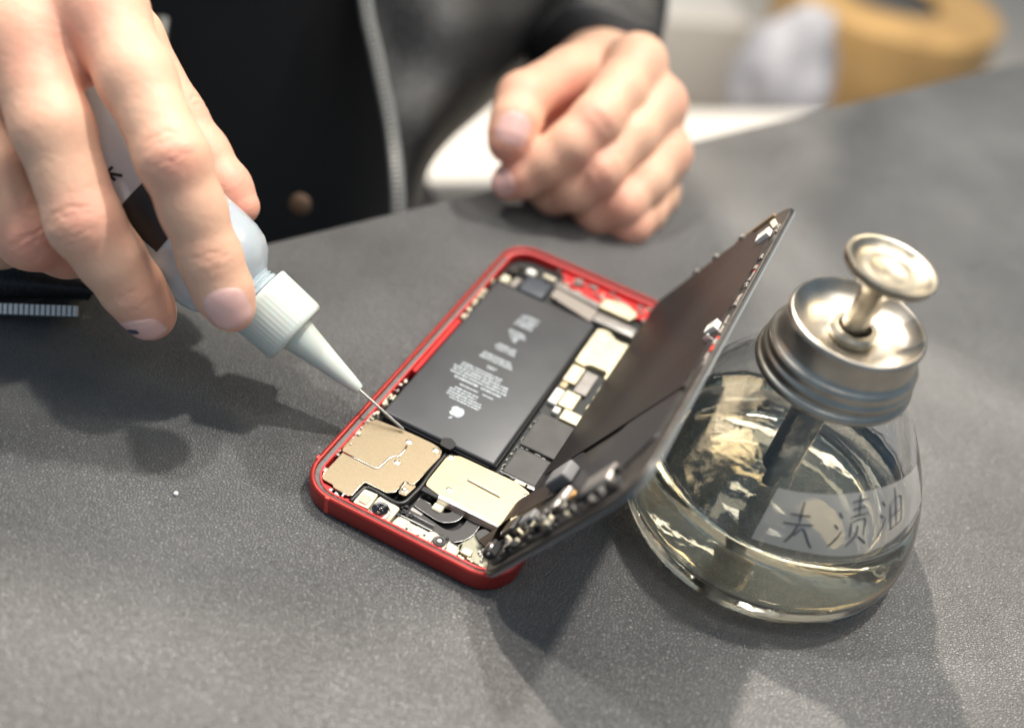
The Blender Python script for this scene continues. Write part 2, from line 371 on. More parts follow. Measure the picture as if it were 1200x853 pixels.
# champagne camera cover plate
def rim(path, rad, name, mt, parent, z, flat=.5):
    return link(name, tube([(x, y, z) for x, y in path], rad, 6, flat=((0, 0, 1), flat)), mt, parent, smooth=True)
Lp = rpoly([(3.6, 33.5), (5.2, 36.2), (16.8, 37.4), (24.6, 37.6), (28.9, 37.0), (29.8, 33.2), (28.6, 19.5), (25.6, 19.6), (25.2, 14.2), (23.4, 12.7), (16.0, 12.8), (15.7, 6.3), (14.6, 5.5), (9.6, 5.6), (9.2, 6.8), (4.9, 6.9), (4.2, 8.9), (4.4, 18.8), (3.5, 20.6)], .9, 3)
cp_ = link('camera_cover', prism(Lp, 4.9, 5.4, .12), M['gold'], ph)
M['gold_edge'] = mat('bright_edge', (.85, .78, .62), .25, 1.0)
rim([(4.3, 19), (10, 19.0), (15.6, 19.0), (16.5, 19.6), (16.9, 22), (17.1, 24.6), (18, 26.2), (19.3, 27.2), (19.4, 30), (19.0, 32.2)], .36, 'pressed_line', M['gold_edge'], cp_, 5.47, .6)
rim([(25.6, 19.4), (25.3, 14.4), (23.4, 12.85), (16.1, 12.95), (15.6, 11), (15.6, 6.5), (14.6, 5.7), (9.7, 5.8)], .2, 'bright_edge', M['gold_edge'], cp_, 5.38, .8)
rim([(29.7, 33.1), (28.6, 21), (28.2, 19.7), (25.8, 19.7)], .16, 'bright_edge', M['gold_edge'], cp_, 5.38, .8)
rim([(4.9, 7.0), (4.35, 9), (4.5, 18.6)], .16, 'bright_edge', M['gold_edge'], cp_, 5.38, .8)
def screw(u, v, z, parent, r=.95):
    b = lathe([(r*1.35, 0), (r*1.35, .16), (r*1.1, .2), (r, .14), (r*.95, .42), (r*.75, .52), (r*.35, .50), (r*.25, .30), (0, .28)], 20)
    for q_ in b.verts: q_.co += Vector((u, v, z))
    return link('screw', b, M['screw'], parent, smooth=True, auto=40)
for u, v in ((18.7, 33.9), (19.9, 24.6), (27.2, 35.6)): screw(u, v, 5.4, cp_, .75)
# the small tab with its own screw
tabp = link('screw_tab', prism(rpoly([(26.0, 14.8), (28.6, 15.0), (29.4, 20.3), (25.9, 20.2)], .9), 4.6, 5.15, .1), M['gold'], ph)
rim([(26.1, 15.1), (26.0, 19.6), (26.5, 20.2), (28.9, 20.3)], .22, 'bright_edge', M['gold_edge'], tabp, 5.2, .8)
screw(27.3, 16.7, 5.15, tabp, .7)
# black gasket / cable around the camera cover
link('cable', tube([(x, y, 4.6) for x, y in [tuple(v)[:2] for v in spline([(16.2, 4.8, 0), (16.6, 9.0, 0), (17.2, 11.5, 0), (20, 12.0, 0), (24.5, 11.6, 0), (27.5, 11.6, 0), (29.4, 13.2, 0), (30.0, 17, 0), (30.4, 21, 0), (30.2, 28, 0), (30.4, 36.5, 0)])]], .8, 8), M['rubber'], ph, smooth=True)
# red corner floor and little bits beside the cover
link('red_bracket', prism(rpoly([(3.6, 3.9), (9.2, 3.6), (9.0, 6.6), (4.7, 6.7), (4.0, 9.4), (3.6, 9.4)], .4), 3.2, 4.3), M['red_in'], ph)
link('red_bracket', prism(rpoly([(14.2, 3.6), (16.6, 3.6), (16.6, 6.2), (15.0, 5.2), (14.2, 5.2)], .3), 3.2, 4.6), M['red_in'], ph)
bits = bmesh.new()
for k in range(70):
    if k < 30: u, v = random.uniform(2.9, 4.1), random.uniform(9, 36)
    elif k < 46: u, v = random.uniform(9.2, 14), random.uniform(3.2, 4.9)
    else: u, v = random.uniform(2.9, 4.8), random.uniform(24, 60)
    a, b_ = random.uniform(.25, .55), random.uniform(.25, .8)
    box(u-a, u+a, v-b_, v+b_, 3.8, random.uniform(5.0, 6.0), .08, bm=bits)
tag(link('side_contacts', bits, M['steel'], ph), kind='stuff')
bits = bmesh.new()
for k in range(34):
    u, v = random.uniform(2.9, 4.9), random.choice((random.uniform(20, 60), random.uniform(96, 122)))
    a, b_ = random.uniform(.25, .6), random.uniform(.3, 1.1)
    box(u-a, u+a, v-b_, v+b_, 3.6, random.uniform(4.6, 6.2), .08, bm=bits)
tag(link('side_solder', bits, M['cream'], ph), kind='stuff')
link('side_rail', box(3.6, 5.2, 62, 94, 1.4, 5.6, .3), M['red_in'], ph)

# right pale gold plate
Rp = rpoly([(31.2, 24.0), (31.4, 35.8), (34.6, 37.7), (54.2, 38.1), (59.3, 36.6), (60.6, 33.0), (59.4, 22.0), (57.0, 20.3), (36.8, 20.6), (31.4, 21.8)], .8, 3)
rp = link('battery_cover_plate', prism(Rp, 4.9, 5.5, .15), M['gold2'], ph)
link('raised_bar', box(41.0, 52.4, 30.0, 31.1, 5.5, 6.05, .2, rot=math.radians(-2.4), seg=2), M['gold_edge'], rp)
for u, v in ((32.4, 35.6), (38.2, 24.0), (58.8, 34.8), (58.2, 23.2)): screw(u, v, 5.5, rp, .75)
link('folded_lip', grid([[(u, 20.9+(u-36)*-.02, 5.45) for u in (36.8, 44, 50, 56.8)], [(u, 19.9, 5.2) for u in (36.8, 44, 50, 56.8)], [(u, 19.3, 3.2) for u in (36.8, 44, 50, 56.8)]], .25), M['steel'], rp, smooth=True, auto=40)
link('connector_lip', box(31.2, 36.7, 19.4, 21.4, 4.4, 5.3, .15), M['rubber'], ph)
# dot projector and cameras
dp = link('dot_projector', prism(rpoly([(17.2, 4.6), (21.9, 4.9), (21.7, 11.0), (17.3, 10.6)], .4), 2.0, 5.2, .15), M['cream'], ph)
link('window', box(18.2, 21.0, 5.6, 8.6, 5.2, 5.55, .25, seg=2), mat('pink_optic', (.75, .52, .42), .15, .2), dp)
cm = link('camera_plate', prism(rpoly([(22.2, 2.9), (29.2, 3.0), (29.4, 10.6), (22.2, 11.2)], .7), 2.0, 4.7, .15), M['cream'], ph)
def cammod(u, v, r, z, dark):
    b = lathe([(r*1.25, 0), (r*1.25, .9), (r*1.12, 1.2), (r*1.02, 1.25), (r, 2.1), (r*.9, 2.4), (r*.80, 2.35), (r*.78, 1.9)], 40, cap=False)
    for q_ in b.verts: q_.co += Vector((u, v, z))
    o = link('camera', b, M['steel'], ph, smooth=True, auto=40)
    b = lathe([(r*.99, 1.8), (r*1.01, 2.3), (r*.9, 2.55), (r*.62, 2.5), (r*.55, 2.1), (0, 2.0)], 36)
    for q_ in b.verts: q_.co += Vector((u, v, z))
    link('lens_barrel', b, M['lens'] if dark else M['flex'], o, smooth=True, auto=40)
    b = lathe([(r*.34, 2.05), (r*.34, 2.62), (r*.2, 2.75), (0, 2.8)], 24)
    for q_ in b.verts: q_.co += Vector((u, v, z))
    link('lens', b, M['lens'] if dark else M['white'], o, smooth=True)
cammod(25.4, 5.9, 2.45, 4.4, True); cammod(45.2, 5.2, 1.95, 4.1, False)
# long sensor bracket along the near edge
br = link('sensor_bracket', prism(rpoly([(29.8, 3.6), (30.4, 8.2), (34, 8.3), (34.2, 7.7), (40.6, 7.6), (41, 8.9), (42.8, 8.8), (43.6, 8.4), (50.0, 7.9), (51.0, 6.8), (51.0, 3.6), (48.8, 3.3), (47, 2.7), (43, 2.7), (41.8, 3.3), (30.6, 3.3)], .35, 2), 3.4, 4.3, .12), M['cream'], ph)
for u, v in ((34.6, 5.4), (38.4, 5.2), (40.0, 6.2)): link('hole_disc', lathe([(0.42, 4.28), (.42, 4.36), (0, 4.33)], 14), M['dark'], br).data.transform(Matrix.Translation((u*S, v*S, 0)))  # shade of screw holes put in as small black discs
link('rail_line', box(30.6, 41.2, 8.5, 8.9, 3.6, 4.5, .1), M['steel'], br)
link('rail_line', box(31.0, 40.6, 11.0, 11.3, 3.2, 3.9, .1, rot=-.01), M['steel'], ph)
# flex ribbons below the plate
def ribbon(path, w_, z, name='flex_ribbon', mt='flex'):
    P = spline([(x, y, 0) for x, y in path], 7); rowA, rowB = [], []
    for i, p in enumerate(P):
        t = (P[min(i+1, len(P)-1)]-P[max(i-1, 0)]).normalized(); nn = Vector((-t.y, t.x, 0))
        rowA.append((*(p+nn*w_/2)[:2], z)); rowB.append((*(p-nn*w_/2)[:2], z))
    o = link(name, grid([rowA, rowB], .25), M[mt], ph, smooth=True, auto=40)
    link('edge_line', tube([(a[0], a[1], z+.1) for a in rowB], .12, 5), M['steel'], o, smooth=True)
    return o
ribbon([(31.5, 11.8), (37, 11.3), (43, 10.4), (47, 11.6), (49.2, 15), (49.4, 20)], 4.2, 2.9)
ribbon([(31.8, 16.4), (37, 15.6), (41, 15.4), (43.6, 17.4), (44, 20)], 3.6, 3.5)
link('gray_shield', prism(rpoly([(49.0, 8.6), (51.8, 16.5), (58.6, 15.8), (60.6, 6.4), (52.6, 7.4)], .6), 1.6, 2.6), mat('olive_metal', (.25, .24, .18), .4, .6, var=.15, vscale=200), ph)
link('flex_flap', prism(rpoly([(51.6, 15.6), (54.0, 13.8), (57.6, 13.6), (58.6, 17.6), (53.2, 18.6)], .8), 2.7, 3.6, .15), M['flex'], ph)
link('speaker_block', box(31.2, 35.8, 12.6, 18.8, 1.6, 3.0, .4), M['taptic'], ph)
link('speaker_block', box(36.6, 39.8, 16.2, 19.0, 2.0, 4.1, .3), M['cream'], ph)
def smd(name, mt, spots, z0, z1, parent=ph, n=1, kind=True):
    b = bmesh.new()
    for u, v, a, b_ in spots: box(u-a, u+a, v-b_, v+b_, z0, random.uniform(z0+.5, z1), .07, bm=b, rot=random.uniform(-.1, .1))
    o = link(name, b, M[mt], parent)
    if kind: tag(o, kind='stuff')
    return o
sp1 = [(random.uniform(51.5, 62), random.uniform(3.2, 6.6), random.uniform(.2, .7), random.uniform(.2, .5)) for _ in range(34)]
smd('tiny_components', 'gold3', sp1[:17], 2.2, 4.9); smd('tiny_components', 'rubber', sp1[17:], 2.2, 4.5)
smd('tiny_components', 'white', [(random.uniform(55.5, 58.5), random.uniform(10, 13), .3, .4) for _ in range(8)], 2.6, 4.0)
smd('tiny_components', 'white', [(random.uniform(56, 62), random.uniform(3.0, 4.6), .3, .2) for _ in range(12)], 3.4, 4.6)
smd('tiny_components', 'steel', [(random.uniform(28.5, 42), random.uniform(2.2, 3.1), random.uniform(.2, .8), .25) for _ in range(16)], 3.2, 4.4)
link('connector', box(51.6, 54.6, 6.4, 8.6, 2.6, 4.8, .2), M['gold3'], ph); link('connector', box(52.2, 53.6, 3.9, 5.4, 2.6, 4.6, .2), M['gold3'], ph)
smd('tiny_components', 'taptic', [(random.uniform(20, 62), random.uniform(134.5, 142), random.uniform(.4, 1.6), random.uniform(.3, .9)) for _ in range(26)], 4.7, 5.8)
smd('tiny_components', 'cream', [(random.uniform(10, 62), random.uniform(134.5, 142), random.uniform(.3, .9), random.uniform(.3, .7)) for _ in range(18)], 3.2, 5.6)
smd('tiny_components', 'rubber', [(random.uniform(5, 60), random.uniform(122, 142), random.uniform(.4, 1.6), random.uniform(.4, 1.2)) for _ in range(30)], 2.4, 4.9)
smd('tiny_components', 'steel', [(random.uniform(30, 42), random.uniform(3.6, 8.0), random.uniform(.15, .4), random.uniform(.15, .3)) for _ in range(14)], 3.8, 4.6)
smd('tiny_components', 'rubber', [(random.uniform(41, 51), random.uniform(7.6, 10.0), random.uniform(.2, .8), random.uniform(.2, .5)) for _ in range(16)], 3.0, 4.4)
smd('tiny_components', 'rubber', [(random.uniform(28, 34), random.uniform(8.5, 12.6), random.uniform(.2, .7), random.uniform(.2, .8)) for _ in range(16)], 3.0, 4.6)
# logic board
lb = link('logic_board', prism(rpoly([(46.6, 39.0), (46.4, 121), (64.4, 121), (64.6, 60), (63, 38.6)], 1), 1.4, 3.6), M['board'], ph)
for a in ((48.2, 59.2, 40.4, 52.2), (47.8, 60.2, 53.8, 70.2)):
    link('chip', box(a[0], a[1], a[2], a[3], 3.6, 4.9, .15), M['chip'], lb)
smd('board_edge_pins', 'steel', [(random.uniform(46.9, 47.6), random.uniform(41, 72), .15, .35) for _ in range(24)]+[(random.uniform(48, 60), random.choice((39.6, 53.0)), .5, .15) for _ in range(16)], 3.6, 4.8, lb)
link('chip_edge', box(47.4, 59.4, 39.7, 40.0, 3.6, 5.0, .05), M['steel'], lb)
fb = bmesh.new()
for a in ((60.4, 60.8, 39.5, 52.8), (61.9, 62.3, 39.5, 56), (60.8, 61.9, 52.4, 52.8), (60.8, 61.9, 44.8, 46.6), (60.8, 61.9, 41, 42), (63.3, 63.7, 38, 58)): box(*a, 3.7, 6.0, .08, bm=fb)
link('connector_frame', fb, M['steel'], lb)
link('connector_pin', box(53.0, 56.6, 38.4, 39.5, 3.7, 5.2, .1), M['gold3'], lb); link('connector_pin', box(57.2, 60, 38.4, 39.3, 3.7, 5.2, .1), M['steel'], lb)
for a, mt_ in (((53.4, 60.4, 71.2, 76.2), 'gold3'), ((50.4, 55.6, 76.8, 84.6), 'gold3'), ((47.0, 50.0, 76.0, 83.8), 'white'), ((47.0, 51.6, 88.6, 97.6), 'gold3'), ((52.2, 56.8, 85.6, 97.2), 'taptic'), ((47.2, 49.6, 85.0, 87.8), 'gold2'), ((50.2, 52.4, 72.6, 75.4), 'white')):
    link('shield_can', box(*a, 3.6, 5.3, .25, seg=2), M[mt_], lb)
link('large_shield', prism(rpoly([(47.0, 98.8), (47.2, 119.6), (51, 120.4), (55.5, 117.0), (63.8, 118.6), (64.2, 102.0), (61.6, 100.2), (60.8, 96.6), (58.8, 96.6), (58.8, 100.4), (52, 100.4), (50.6, 98.4)], .7), 3.6, 5.8, .3), M['gold3'], lb)
smd('tiny_components', 'gold3', [(random.uniform(59.8, 64), random.uniform(80, 99), random.uniform(.4, .9), random.uniform(.5, 1.8)) for _ in range(26)], 3.4, 5.8, lb)
smd('tiny_components', 'steel', [(random.uniform(61, 64.3), random.uniform(58, 99), random.uniform(.3, .6), random.uniform(.4, 1.2)) for _ in range(24)], 3.4, 5.6, lb)
# far end: motor, speaker, parts
link('vibration_motor', box(43.2, 59.6, 122.6, 128.4, 3.0, 6.0, .8, rot=math.radians(-1), seg=3), M['taptic'], ph, smooth=True, auto=50)
link('charging_flex', prism(rpoly([(25, 126.6), (43, 122.4), (43, 129.6), (25, 132.2)], .8), 3.2, 5.0, .2), mat('taupe_flex', (.28, .25, .22), .5, .3), ph)
link('far_cover', prism(rpoly([(23.5, 132.6), (42.5, 130.4), (42.5, 133.2), (24.5, 134.6)], .5), 4.7, 5.6, .2), M['taptic'], ph)
link('dock_shield', prism(rpoly([(42.6, 131.0), (55.0, 130.8), (56.5, 135.4), (50.5, 138.4), (43.0, 136.4)], 1.2), 4.7, 6.0, .4), M['gold3'], ph)
link('dock_shield', prism(rpoly([(60.2, 121.5), (64.5, 121.5), (64.0, 133.0), (60.4, 132.4)], .8), 3.2, 5.6, .3), M['cream'], ph)
link('loudspeaker', box(13.6, 23.4, 122.2, 132.2, 1.6, 5.7, .8, seg=3), mat('slate_plastic', (.045, .055, .07), .4), ph, smooth=True, auto=50)
link('microphone_block', box(5.4, 8.6, 123.2, 127.4, 2, 5.2, .6, seg=2), M['cream'], ph); link('microphone_block', box(9.6, 12.6, 122.8, 129.0, 2, 5.0, .5), M['taptic'], ph)
link('gasket', lathe([(0, 5.6), (2.0, 5.6), (2.3, 5.2), (2.3, 2.0), (0, 2.0)], 24), M['rubber'], ph, smooth=True, auto=40).data.transform(Matrix.Translation((7.6*S, 131.4*S, 0)))
link('far_contact', box(11.5, 15.0, 133.6, 136.4, 3.0, 5.2, .4), M['white'], ph); link('far_contact', box(18, 23, 134.9, 136.6, 4.7, 5.6, .3), M['cream'], ph)

# ---- screen, standing on the right long edge, leaning outwards
scr = empty('screen', (0, 0, 0)); scr.parent = ph
TH = 1.08127
sx = Vector((math.cos(TH), 0, math.sin(TH))); sy = Vector((0, 1, 0)); sz = sx.cross(sy)   # sz faces the interior
sm_ = Matrix((sx, sy, sz)).transposed().to_4x4(); sm_.translation = Vector((60.6, -3.6, 7.4))*S
scr.matrix_local = sm_
def srr(inset, z, n=10):
    r = PR-inset; out = []
    for cx, cy, a0 in ((71.5-inset-r, PL-inset-r, 0), (inset+r, PL-inset-r, 90), (inset+r, inset+r, 180), (71.5-inset-r, inset+r, 270)):
        for k in range(n+1):
            a = math.radians(a0+90*k/n); out.append((cx+r*math.cos(a), cy+r*math.sin(a)))
    return out
def sslab(name, i0, z0, i1, z1, mt):
    b = bmesh.new(); A = [b.verts.new((x, y, z0)) for x, y in srr(i0, 0)]; B = [b.verts.new((x, y, z1)) for x, y in srr(i1, 0)]
    b.faces.new(A[::-1]); b.faces.new(B)
    for i in range(len(A)): b.faces.new((A[i], A[(i+1) % len(A)], B[(i+1) % len(A)], B[i]))
    return link(name, b, mt, scr)
sslab('cover_glass', .0, -.85, .0, -.25, M['glassedge'])
sslab('black_bezel', .12, -.24, .4, .3, M['rubber'])
sslab('screen_frame', 1.1, .31, 1.3, .8, mat('dark_frame', (.06, .055, .05), .4, .4, var=.3, vscale=200))
bpz = .81
link('back_plate', prism(rpoly([(3.6, 43.2), (66.5, 42.6), (68.2, 120), (57, 136.5), (52, 143.2), (4, 143.2)], 2), bpz, 1.7, .2), M['plate'], scr)
link('lower_plate', prism(rpoly([(3.6, 14.0), (56, 14.0), (66.0, 22), (66.0, 42.2), (43.6, 42.2), (36, 29), (24, 42.6), (3.6, 42.8)], 1.5), bpz, 1.5, .2), M['plate2'], scr)  # separate greyer plate with a notch in its far edge
gt = bmesh.new()
for k in range(30):
    b_ = random.uniform(44, 142); box(68.6, 69.6, b_-random.uniform(.3, 2), b_+random.uniform(.3, 2), bpz, random.uniform(1.0, 1.6), .1, bm=gt)
tag(link('edge_contacts', gt, M['taptic'], scr), kind='stuff')
link('edge_tape', box(68.6, 69.4, 98, 104, bpz, 1.0), M['red_film'], scr); link('edge_tape', box(68.5, 69.5, 58, 65, bpz, 1.0), M['redline'], scr)
link('silver_strip', box(60, 69.3, 134, 136.0, bpz, 1.5, .2, rot=-1.1), M['cream'], scr)
def clip(a, b_, rz=0, s=1.0):
    q = bmesh.new()
    for w_ in ((-2.4*s, -1.5*s, -2.2*s, 2.2*s), (1.5*s, 2.4*s, -2.2*s, 2.2*s), (-1.5*s, 1.5*s, -2.2*s, -1.0*s), (-1.5*s, 1.5*s, 1.0*s, 2.2*s)): box(*w_, 0, 1.2, .12, bm=q)
    box(-2.4*s, 2.4*s, -2.2*s, 2.2*s, -.5, .0, bm=q)
    R = Matrix.Rotation(rz, 3, 'Z')
    for v in q.verts: v.co = R@Vector((v.co.x, v.co.y, v.co.z))+Vector((a, b_, 2.0))
    return link('clip', q, M['clip'], scr)
clip(65.8, 70.5, 0, .85); clip(65.2, 124.5, .1, 1.0)
link('clip_tooth', box(65.2, 67.2, 64.2, 65.4, .9, 3.2, .2, rot=.5), M['steel'], scr)
for a, b_ in ((34, 144.6), (24, 144.4), (47, 144.2)): link('end_tab', box(a-1.2, a+1.2, b_-.8, b_+1.0, .8, 2.6, .3), M['steel'], scr)
link('end_tape', box(44, 62, 143.6, 144.9, .8, 1.8, .2, rot=-.02), mat('copper_tape', (.45, .33, .18), .35, .8), scr)
# near end of the screen: sensor strip and speaker
link('foam_pad', box(21.4, 30.4, 24.6, 31.4, 1.5, 5.4, .9, seg=3), M['foam'], scr, smooth=True, auto=50)
link('ear_speaker', box(46, 57.5, 8.5, 15.2, .8, 3.8, .9, seg=3), M['taptic'], scr, smooth=True, auto=50)
link('sensor_flex', prism(rpoly([(6, 4.6), (10, 3.0), (58, 2.8), (62, 7), (58, 12.8), (8, 12.8)], 2), bpz, 1.5, .2), M['rubber'], scr)
link('sensor_block', box(8, 14, 12, 18, 1.5, 4.2, .5), M['rubber'], scr); link('sensor_block', box(31, 35, 11.4, 19.5, 1.5, 3.4, .5, rot=-.3), M['taptic'], scr)
link('sensor_block', box(16, 22, 13, 17, 1.5, 3.8, .5), M['foam'], scr); link('sensor_block', box(4.2, 8.0, 6.0, 11.0, 1.5, 4.4, .4), M['dark'], scr)
link('silver_hook', tube(spline([(3.4, 5.0, 3.0), (3.0, 8.4, 3.8), (5.4, 9.6, 4.4), (7.6, 8.6, 4.2), (7.0, 5.6, 3.4)]), .35, 6), M['steel'], scr, smooth=True)
link('orange_contact', box(38.5, 41, 12, 14, 1.5, 3.2, .3), mat('amber_contact', (.55, .30, .08), .4, .3), scr)
smd('sensor_parts', 'rubber', [(random.uniform(10, 60), random.uniform(3.4, 12.6), random.uniform(.5, 2.2), random.uniform(.4, 1.4)) for _ in range(34)], 1.4, 3.4, scr)
smd('sensor_parts', 'rubber', [(random.uniform(10, 60), random.uniform(3.4, 13.6), random.uniform(.5, 2.4), random.uniform(.4, 1.2)) for _ in range(26)], 1.4, 3.6, scr)
M['dullgrey'] = mat('dull_grey_part', (.16, .155, .145), .5, .3)
smd('sensor_parts', 'dullgrey', [(random.uniform(12, 58), random.uniform(4, 13.5), random.uniform(.2, .7), random.uniform(.2, .9)) for _ in range(26)], 1.4, 3.8, scr)
smd('sensor_parts', 'cream', [(random.uniform(12, 50), random.uniform(4, 12), random.uniform(.2, .5), random.uniform(.2, .5)) for _ in range(16)], 1.4, 3.8, scr)
# bronze ribbon joining board and screen
def s2p(a, b_, c): return Vector((60.6, -3.6, 7.4))+sx*a+sy*b_+sz*c
A_ = spline([Vector((57.5, 21.0, 5.9)), Vector((60.0, 20.0, 6.6)), Vector((61.0, 17.5, 8.5)), s2p(6, 26.0, 4.5), s2p(16, 30, 3.0), s2p(24, 33, 1.8)])
B_ = spline([Vector((54.0, 13.0, 4.6)), Vector((57.0, 11.4, 5.6)), Vector((58.6, 9.0, 7.4)), s2p(5, 17.5, 4.5), s2p(14, 20, 3.2), s2p(24, 23, 1.8)])
rows_ = [[tuple(a.lerp(b_, t)) for a, b_ in zip(A_, B_)] for t in (0, .12, .5, .88, 1)]
link('screen_cable', grid(rows_, .2), M['bronze'], ph, smooth=True, auto=50)

# ------------------------------------------------------------------ alcohol dispenser bottle
bo = empty('dispenser_bottle', (86.0, 235.8, 0))
tag(bo, 'squat clear glass pump dispenser bottle with metal cap and half full of liquid', 'bottle')
outer = [(0, 1.6), (30, 1.4), (34.5, .3), (37.0, 0.0), (40.5, .7), (42.6, 2.4), (43.2, 3.8), (43.5, 4.6), (44.4, 5.6), (44.9, 8.0), (44.9, 12), (44.2, 17), (42.7, 23), (40.6, 29), (37.8, 35.5), (34.4, 42), (31.0, 47.8), (27.8, 52.2), (25.0, 56.2), (22.6, 59.2), (20.8, 62), (19.6, 65), (19.0, 72), (16.5, 72)]
inner = [(16.5, 66), (18.2, 61.4), (20.2, 58.2), (22.6, 55.2), (25.4, 51.4), (28.7, 47), (32.0, 41.2), (35.4, 34.6), (38.1, 28.2), (40.2, 22.2), (41.4, 16.6), (41.8, 12), (41.4, 9), (39, 6.6), (34, 5.6), (20, 5.4), (0, 5.8)]
link('glass_body', lathe(outer+inner, 128), M['glass'], bo, smooth=True, auto=70)
LZ = 26.5
lq = [(0, 5.75), (20, 5.35), (34, 5.55), (39.05, 6.55), (41.45, 8.97), (41.86, 12), (41.46, 16.6), (40.26, 22.2), (39.0, 25.6), (39.25, LZ+.7), (38.3, LZ+.15), (36.8, LZ), (0, LZ)]
link('liquid', lathe(lq, 128), M['liquid'], bo, smooth=True, auto=50)
for o_ in list(bo.children): o_.cycles.is_caustics_caster = True
for o_ in table.children: o_.cycles.is_caustics_receiver = True
for o_ in C.objects:
    if o_.type == 'LIGHT' and o_.name.startswith('ceiling_lamp'): o_.data.cycles.is_caustics_light = True
# cap: threaded ring, dish top
CX = Vector((-1.4, 0, 0))
capax = (CX, Vector((1, 0, 0)), Vector((0, 1, 0)), Vector((0.035, 0, 1)).normalized())
cb = [(r_*.885, z_) for r_, z_ in [(22.2, 62.6), (24.6, 62.7), (25.0, 63.4), (24.9, 64.4), (24.1, 65.0), (23.5, 65.4), (23.5, 66.4), (24.0, 67.1), (24.0, 67.9), (23.4, 68.5), (23.0, 69.0), (23.3, 70.0), (23.4, 71.2), (22.6, 72.0), (21.6, 72.6), (21.4, 73.4), (21.0, 76.5), (21.1, 79.0), (21.3, 80.2), (20.9, 81.1), (20.2, 81.3), (19.4, 80.6), (18.0, 78.6), (14.0, 76.6), (9.0, 75.8), (6.2, 75.9), (5.8, 78.0), (4.9, 78.3), (4.4, 77.2), (4.4, 60)]]
cb[-6:] = [(8.0, 75.8), (6.2, 75.9), (5.8, 78.0), (4.9, 78.3), (4.4, 77.2), (4.4, 60)]
cap_ = link('metal_cap', lathe(cb, 96, axis=capax, cap=False), M['chrome'], bo, smooth=True, auto=60)
link('collar_nut', lathe([(6.3, 75.7), (6.9, 76.2), (6.9, 78.0), (6.0, 78.9), (4.6, 79.0), (4.5, 76)], 32, axis=capax, cap=False), M['brass'], cap_, smooth=True, auto=40)
pump = [(3.6, 60), (3.6, 88), (3.9, 91), (5.2, 94.0), (8.6, 96.6), (11.4, 98.0), (12.0, 98.6), (12.4, 100.2), (12.1, 101.0), (11.3, 101.1), (10.5, 100.5), (9.6, 99.4), (8.2, 98.9), (6.4, 98.7), (5.4, 98.9), (4.8, 98.8), (3.4, 98.3), (0, 98.0)]
pax = (Vector((-5.6, 0, 0)), Vector((1, 0, -.085)).normalized(), Vector((0, 1, 0)), Vector((.082, 0, 1)).normalized())
link('pump_button', lathe(pump, 72, axis=pax, cap=False), M['brass'], bo, smooth=True, auto=50)
M['tube_steel'] = mat('dull_steel_tube', (.50, .50, .48), .25, 1.0)
pt = link('dip_tube', lathe([(5.2, 20), (5.2, 60), (6.6, 60.2), (6.6, 66)], 36, axis=capax), M['tube_steel'], bo, smooth=True, auto=40)
link('tube_tip', lathe([(2.4, 6.4), (2.6, 19), (5.0, 20), (5.1, 21.5)], 24, axis=capax), M['tube_steel'], pt, smooth=True, auto=40)
# frosted tape and handwriting
opr = np.array(outer[3:22])
def R_at(z): return float(np.interp(z, opr[:, 1], opr[:, 0]))
def onb(deg, z, off): r = R_at(z)+off; a = math.radians(deg); return Vector((r*math.cos(a), r*math.sin(a), z))
tp = []
for i in range(9):
    f = i/8; row = []
    for j in range(41):
        g = j/40; dg = -108+g*90+(.8-1.6*g)*(i/8)*1.5
        zb = 30.3+2.2*g+.5*math.sin(g*9); zt_ = 44.8+3.0*math.sin(g*PI*.9)-.6*g
        row.append(onb(dg, zb+(zt_-zb)*f, .22))
    tp.append(row)
tape = link('tape_label', grid(tp), M['tape'], bo, smooth=True)
def stroke(pts, w_=.38, s=7):
    # pts = (degrees, z)
    P = spline([(a, z, 0) for a, z in pts], s); rA = []
    b = bmesh.new(); prev = None; N = len(P)
    for i, p in enumerate(P):
        q = P[min(i+1, N-1)]; o_ = P[max(i-1, 0)]
        d = onb(q.x, q.y, 0)-onb(o_.x, o_.y, 0); d.normalize()
        c = onb(p.x, p.y, .30); nrm = Vector((c.x, c.y, 0)).normalized(); sd = d.cross(nrm)
        k = w_*(.75+.35*math.sin(PI*i/(N-1)))
        cur = (b.verts.new(c+sd*k), b.verts.new(c-sd*k))
        if prev: b.faces.new((prev[0], prev[1], cur[1], cur[0]))
        prev = cur
    return b
def glyph(strokes, name='handwritten_character'):
    b = bmesh.new()
    for s_ in strokes: join(b, stroke(s_))
    return link(name, b, M['marker'], tape)
glyph([[(-97.6, 40.0), (-89.0, 40.6)], [(-93.4, 43.8), (-93.2, 41), (-92.8, 38.4)], [(-99.2, 37.4), (-93, 37.9), (-86.8, 38.6)],
       [(-93.0, 38.0), (-94.2, 35), (-96.0, 32.6)], [(-93.4, 35.0), (-91.2, 37.0), (-89.2, 36.2), (-87.0, 34.0), (-85.2, 32.6)]])
glyph([[(-76.6, 42.6), (-74.8, 41.2)], [(-77.8, 39.4), (-76.0, 38.2)], [(-79.0, 33.6), (-76.8, 35.0), (-74.0, 37.8)],
       [(-70.6, 45.0), (-62.6, 45.6)], [(-70.0, 43.2), (-63.2, 43.7)], [(-71.2, 41.3), (-61.6, 42.0)], [(-67, 46.8), (-66.6, 41.6)],
       [(-70.0, 40.0), (-70.0, 36.2)], [(-70.0, 40.0), (-63.6, 40.5), (-63.6, 36.4)], [(-66.8, 39.0), (-67.2, 36.6), (-71.0, 33.6)], [(-66.0, 36.2), (-62.0, 33.8)]])
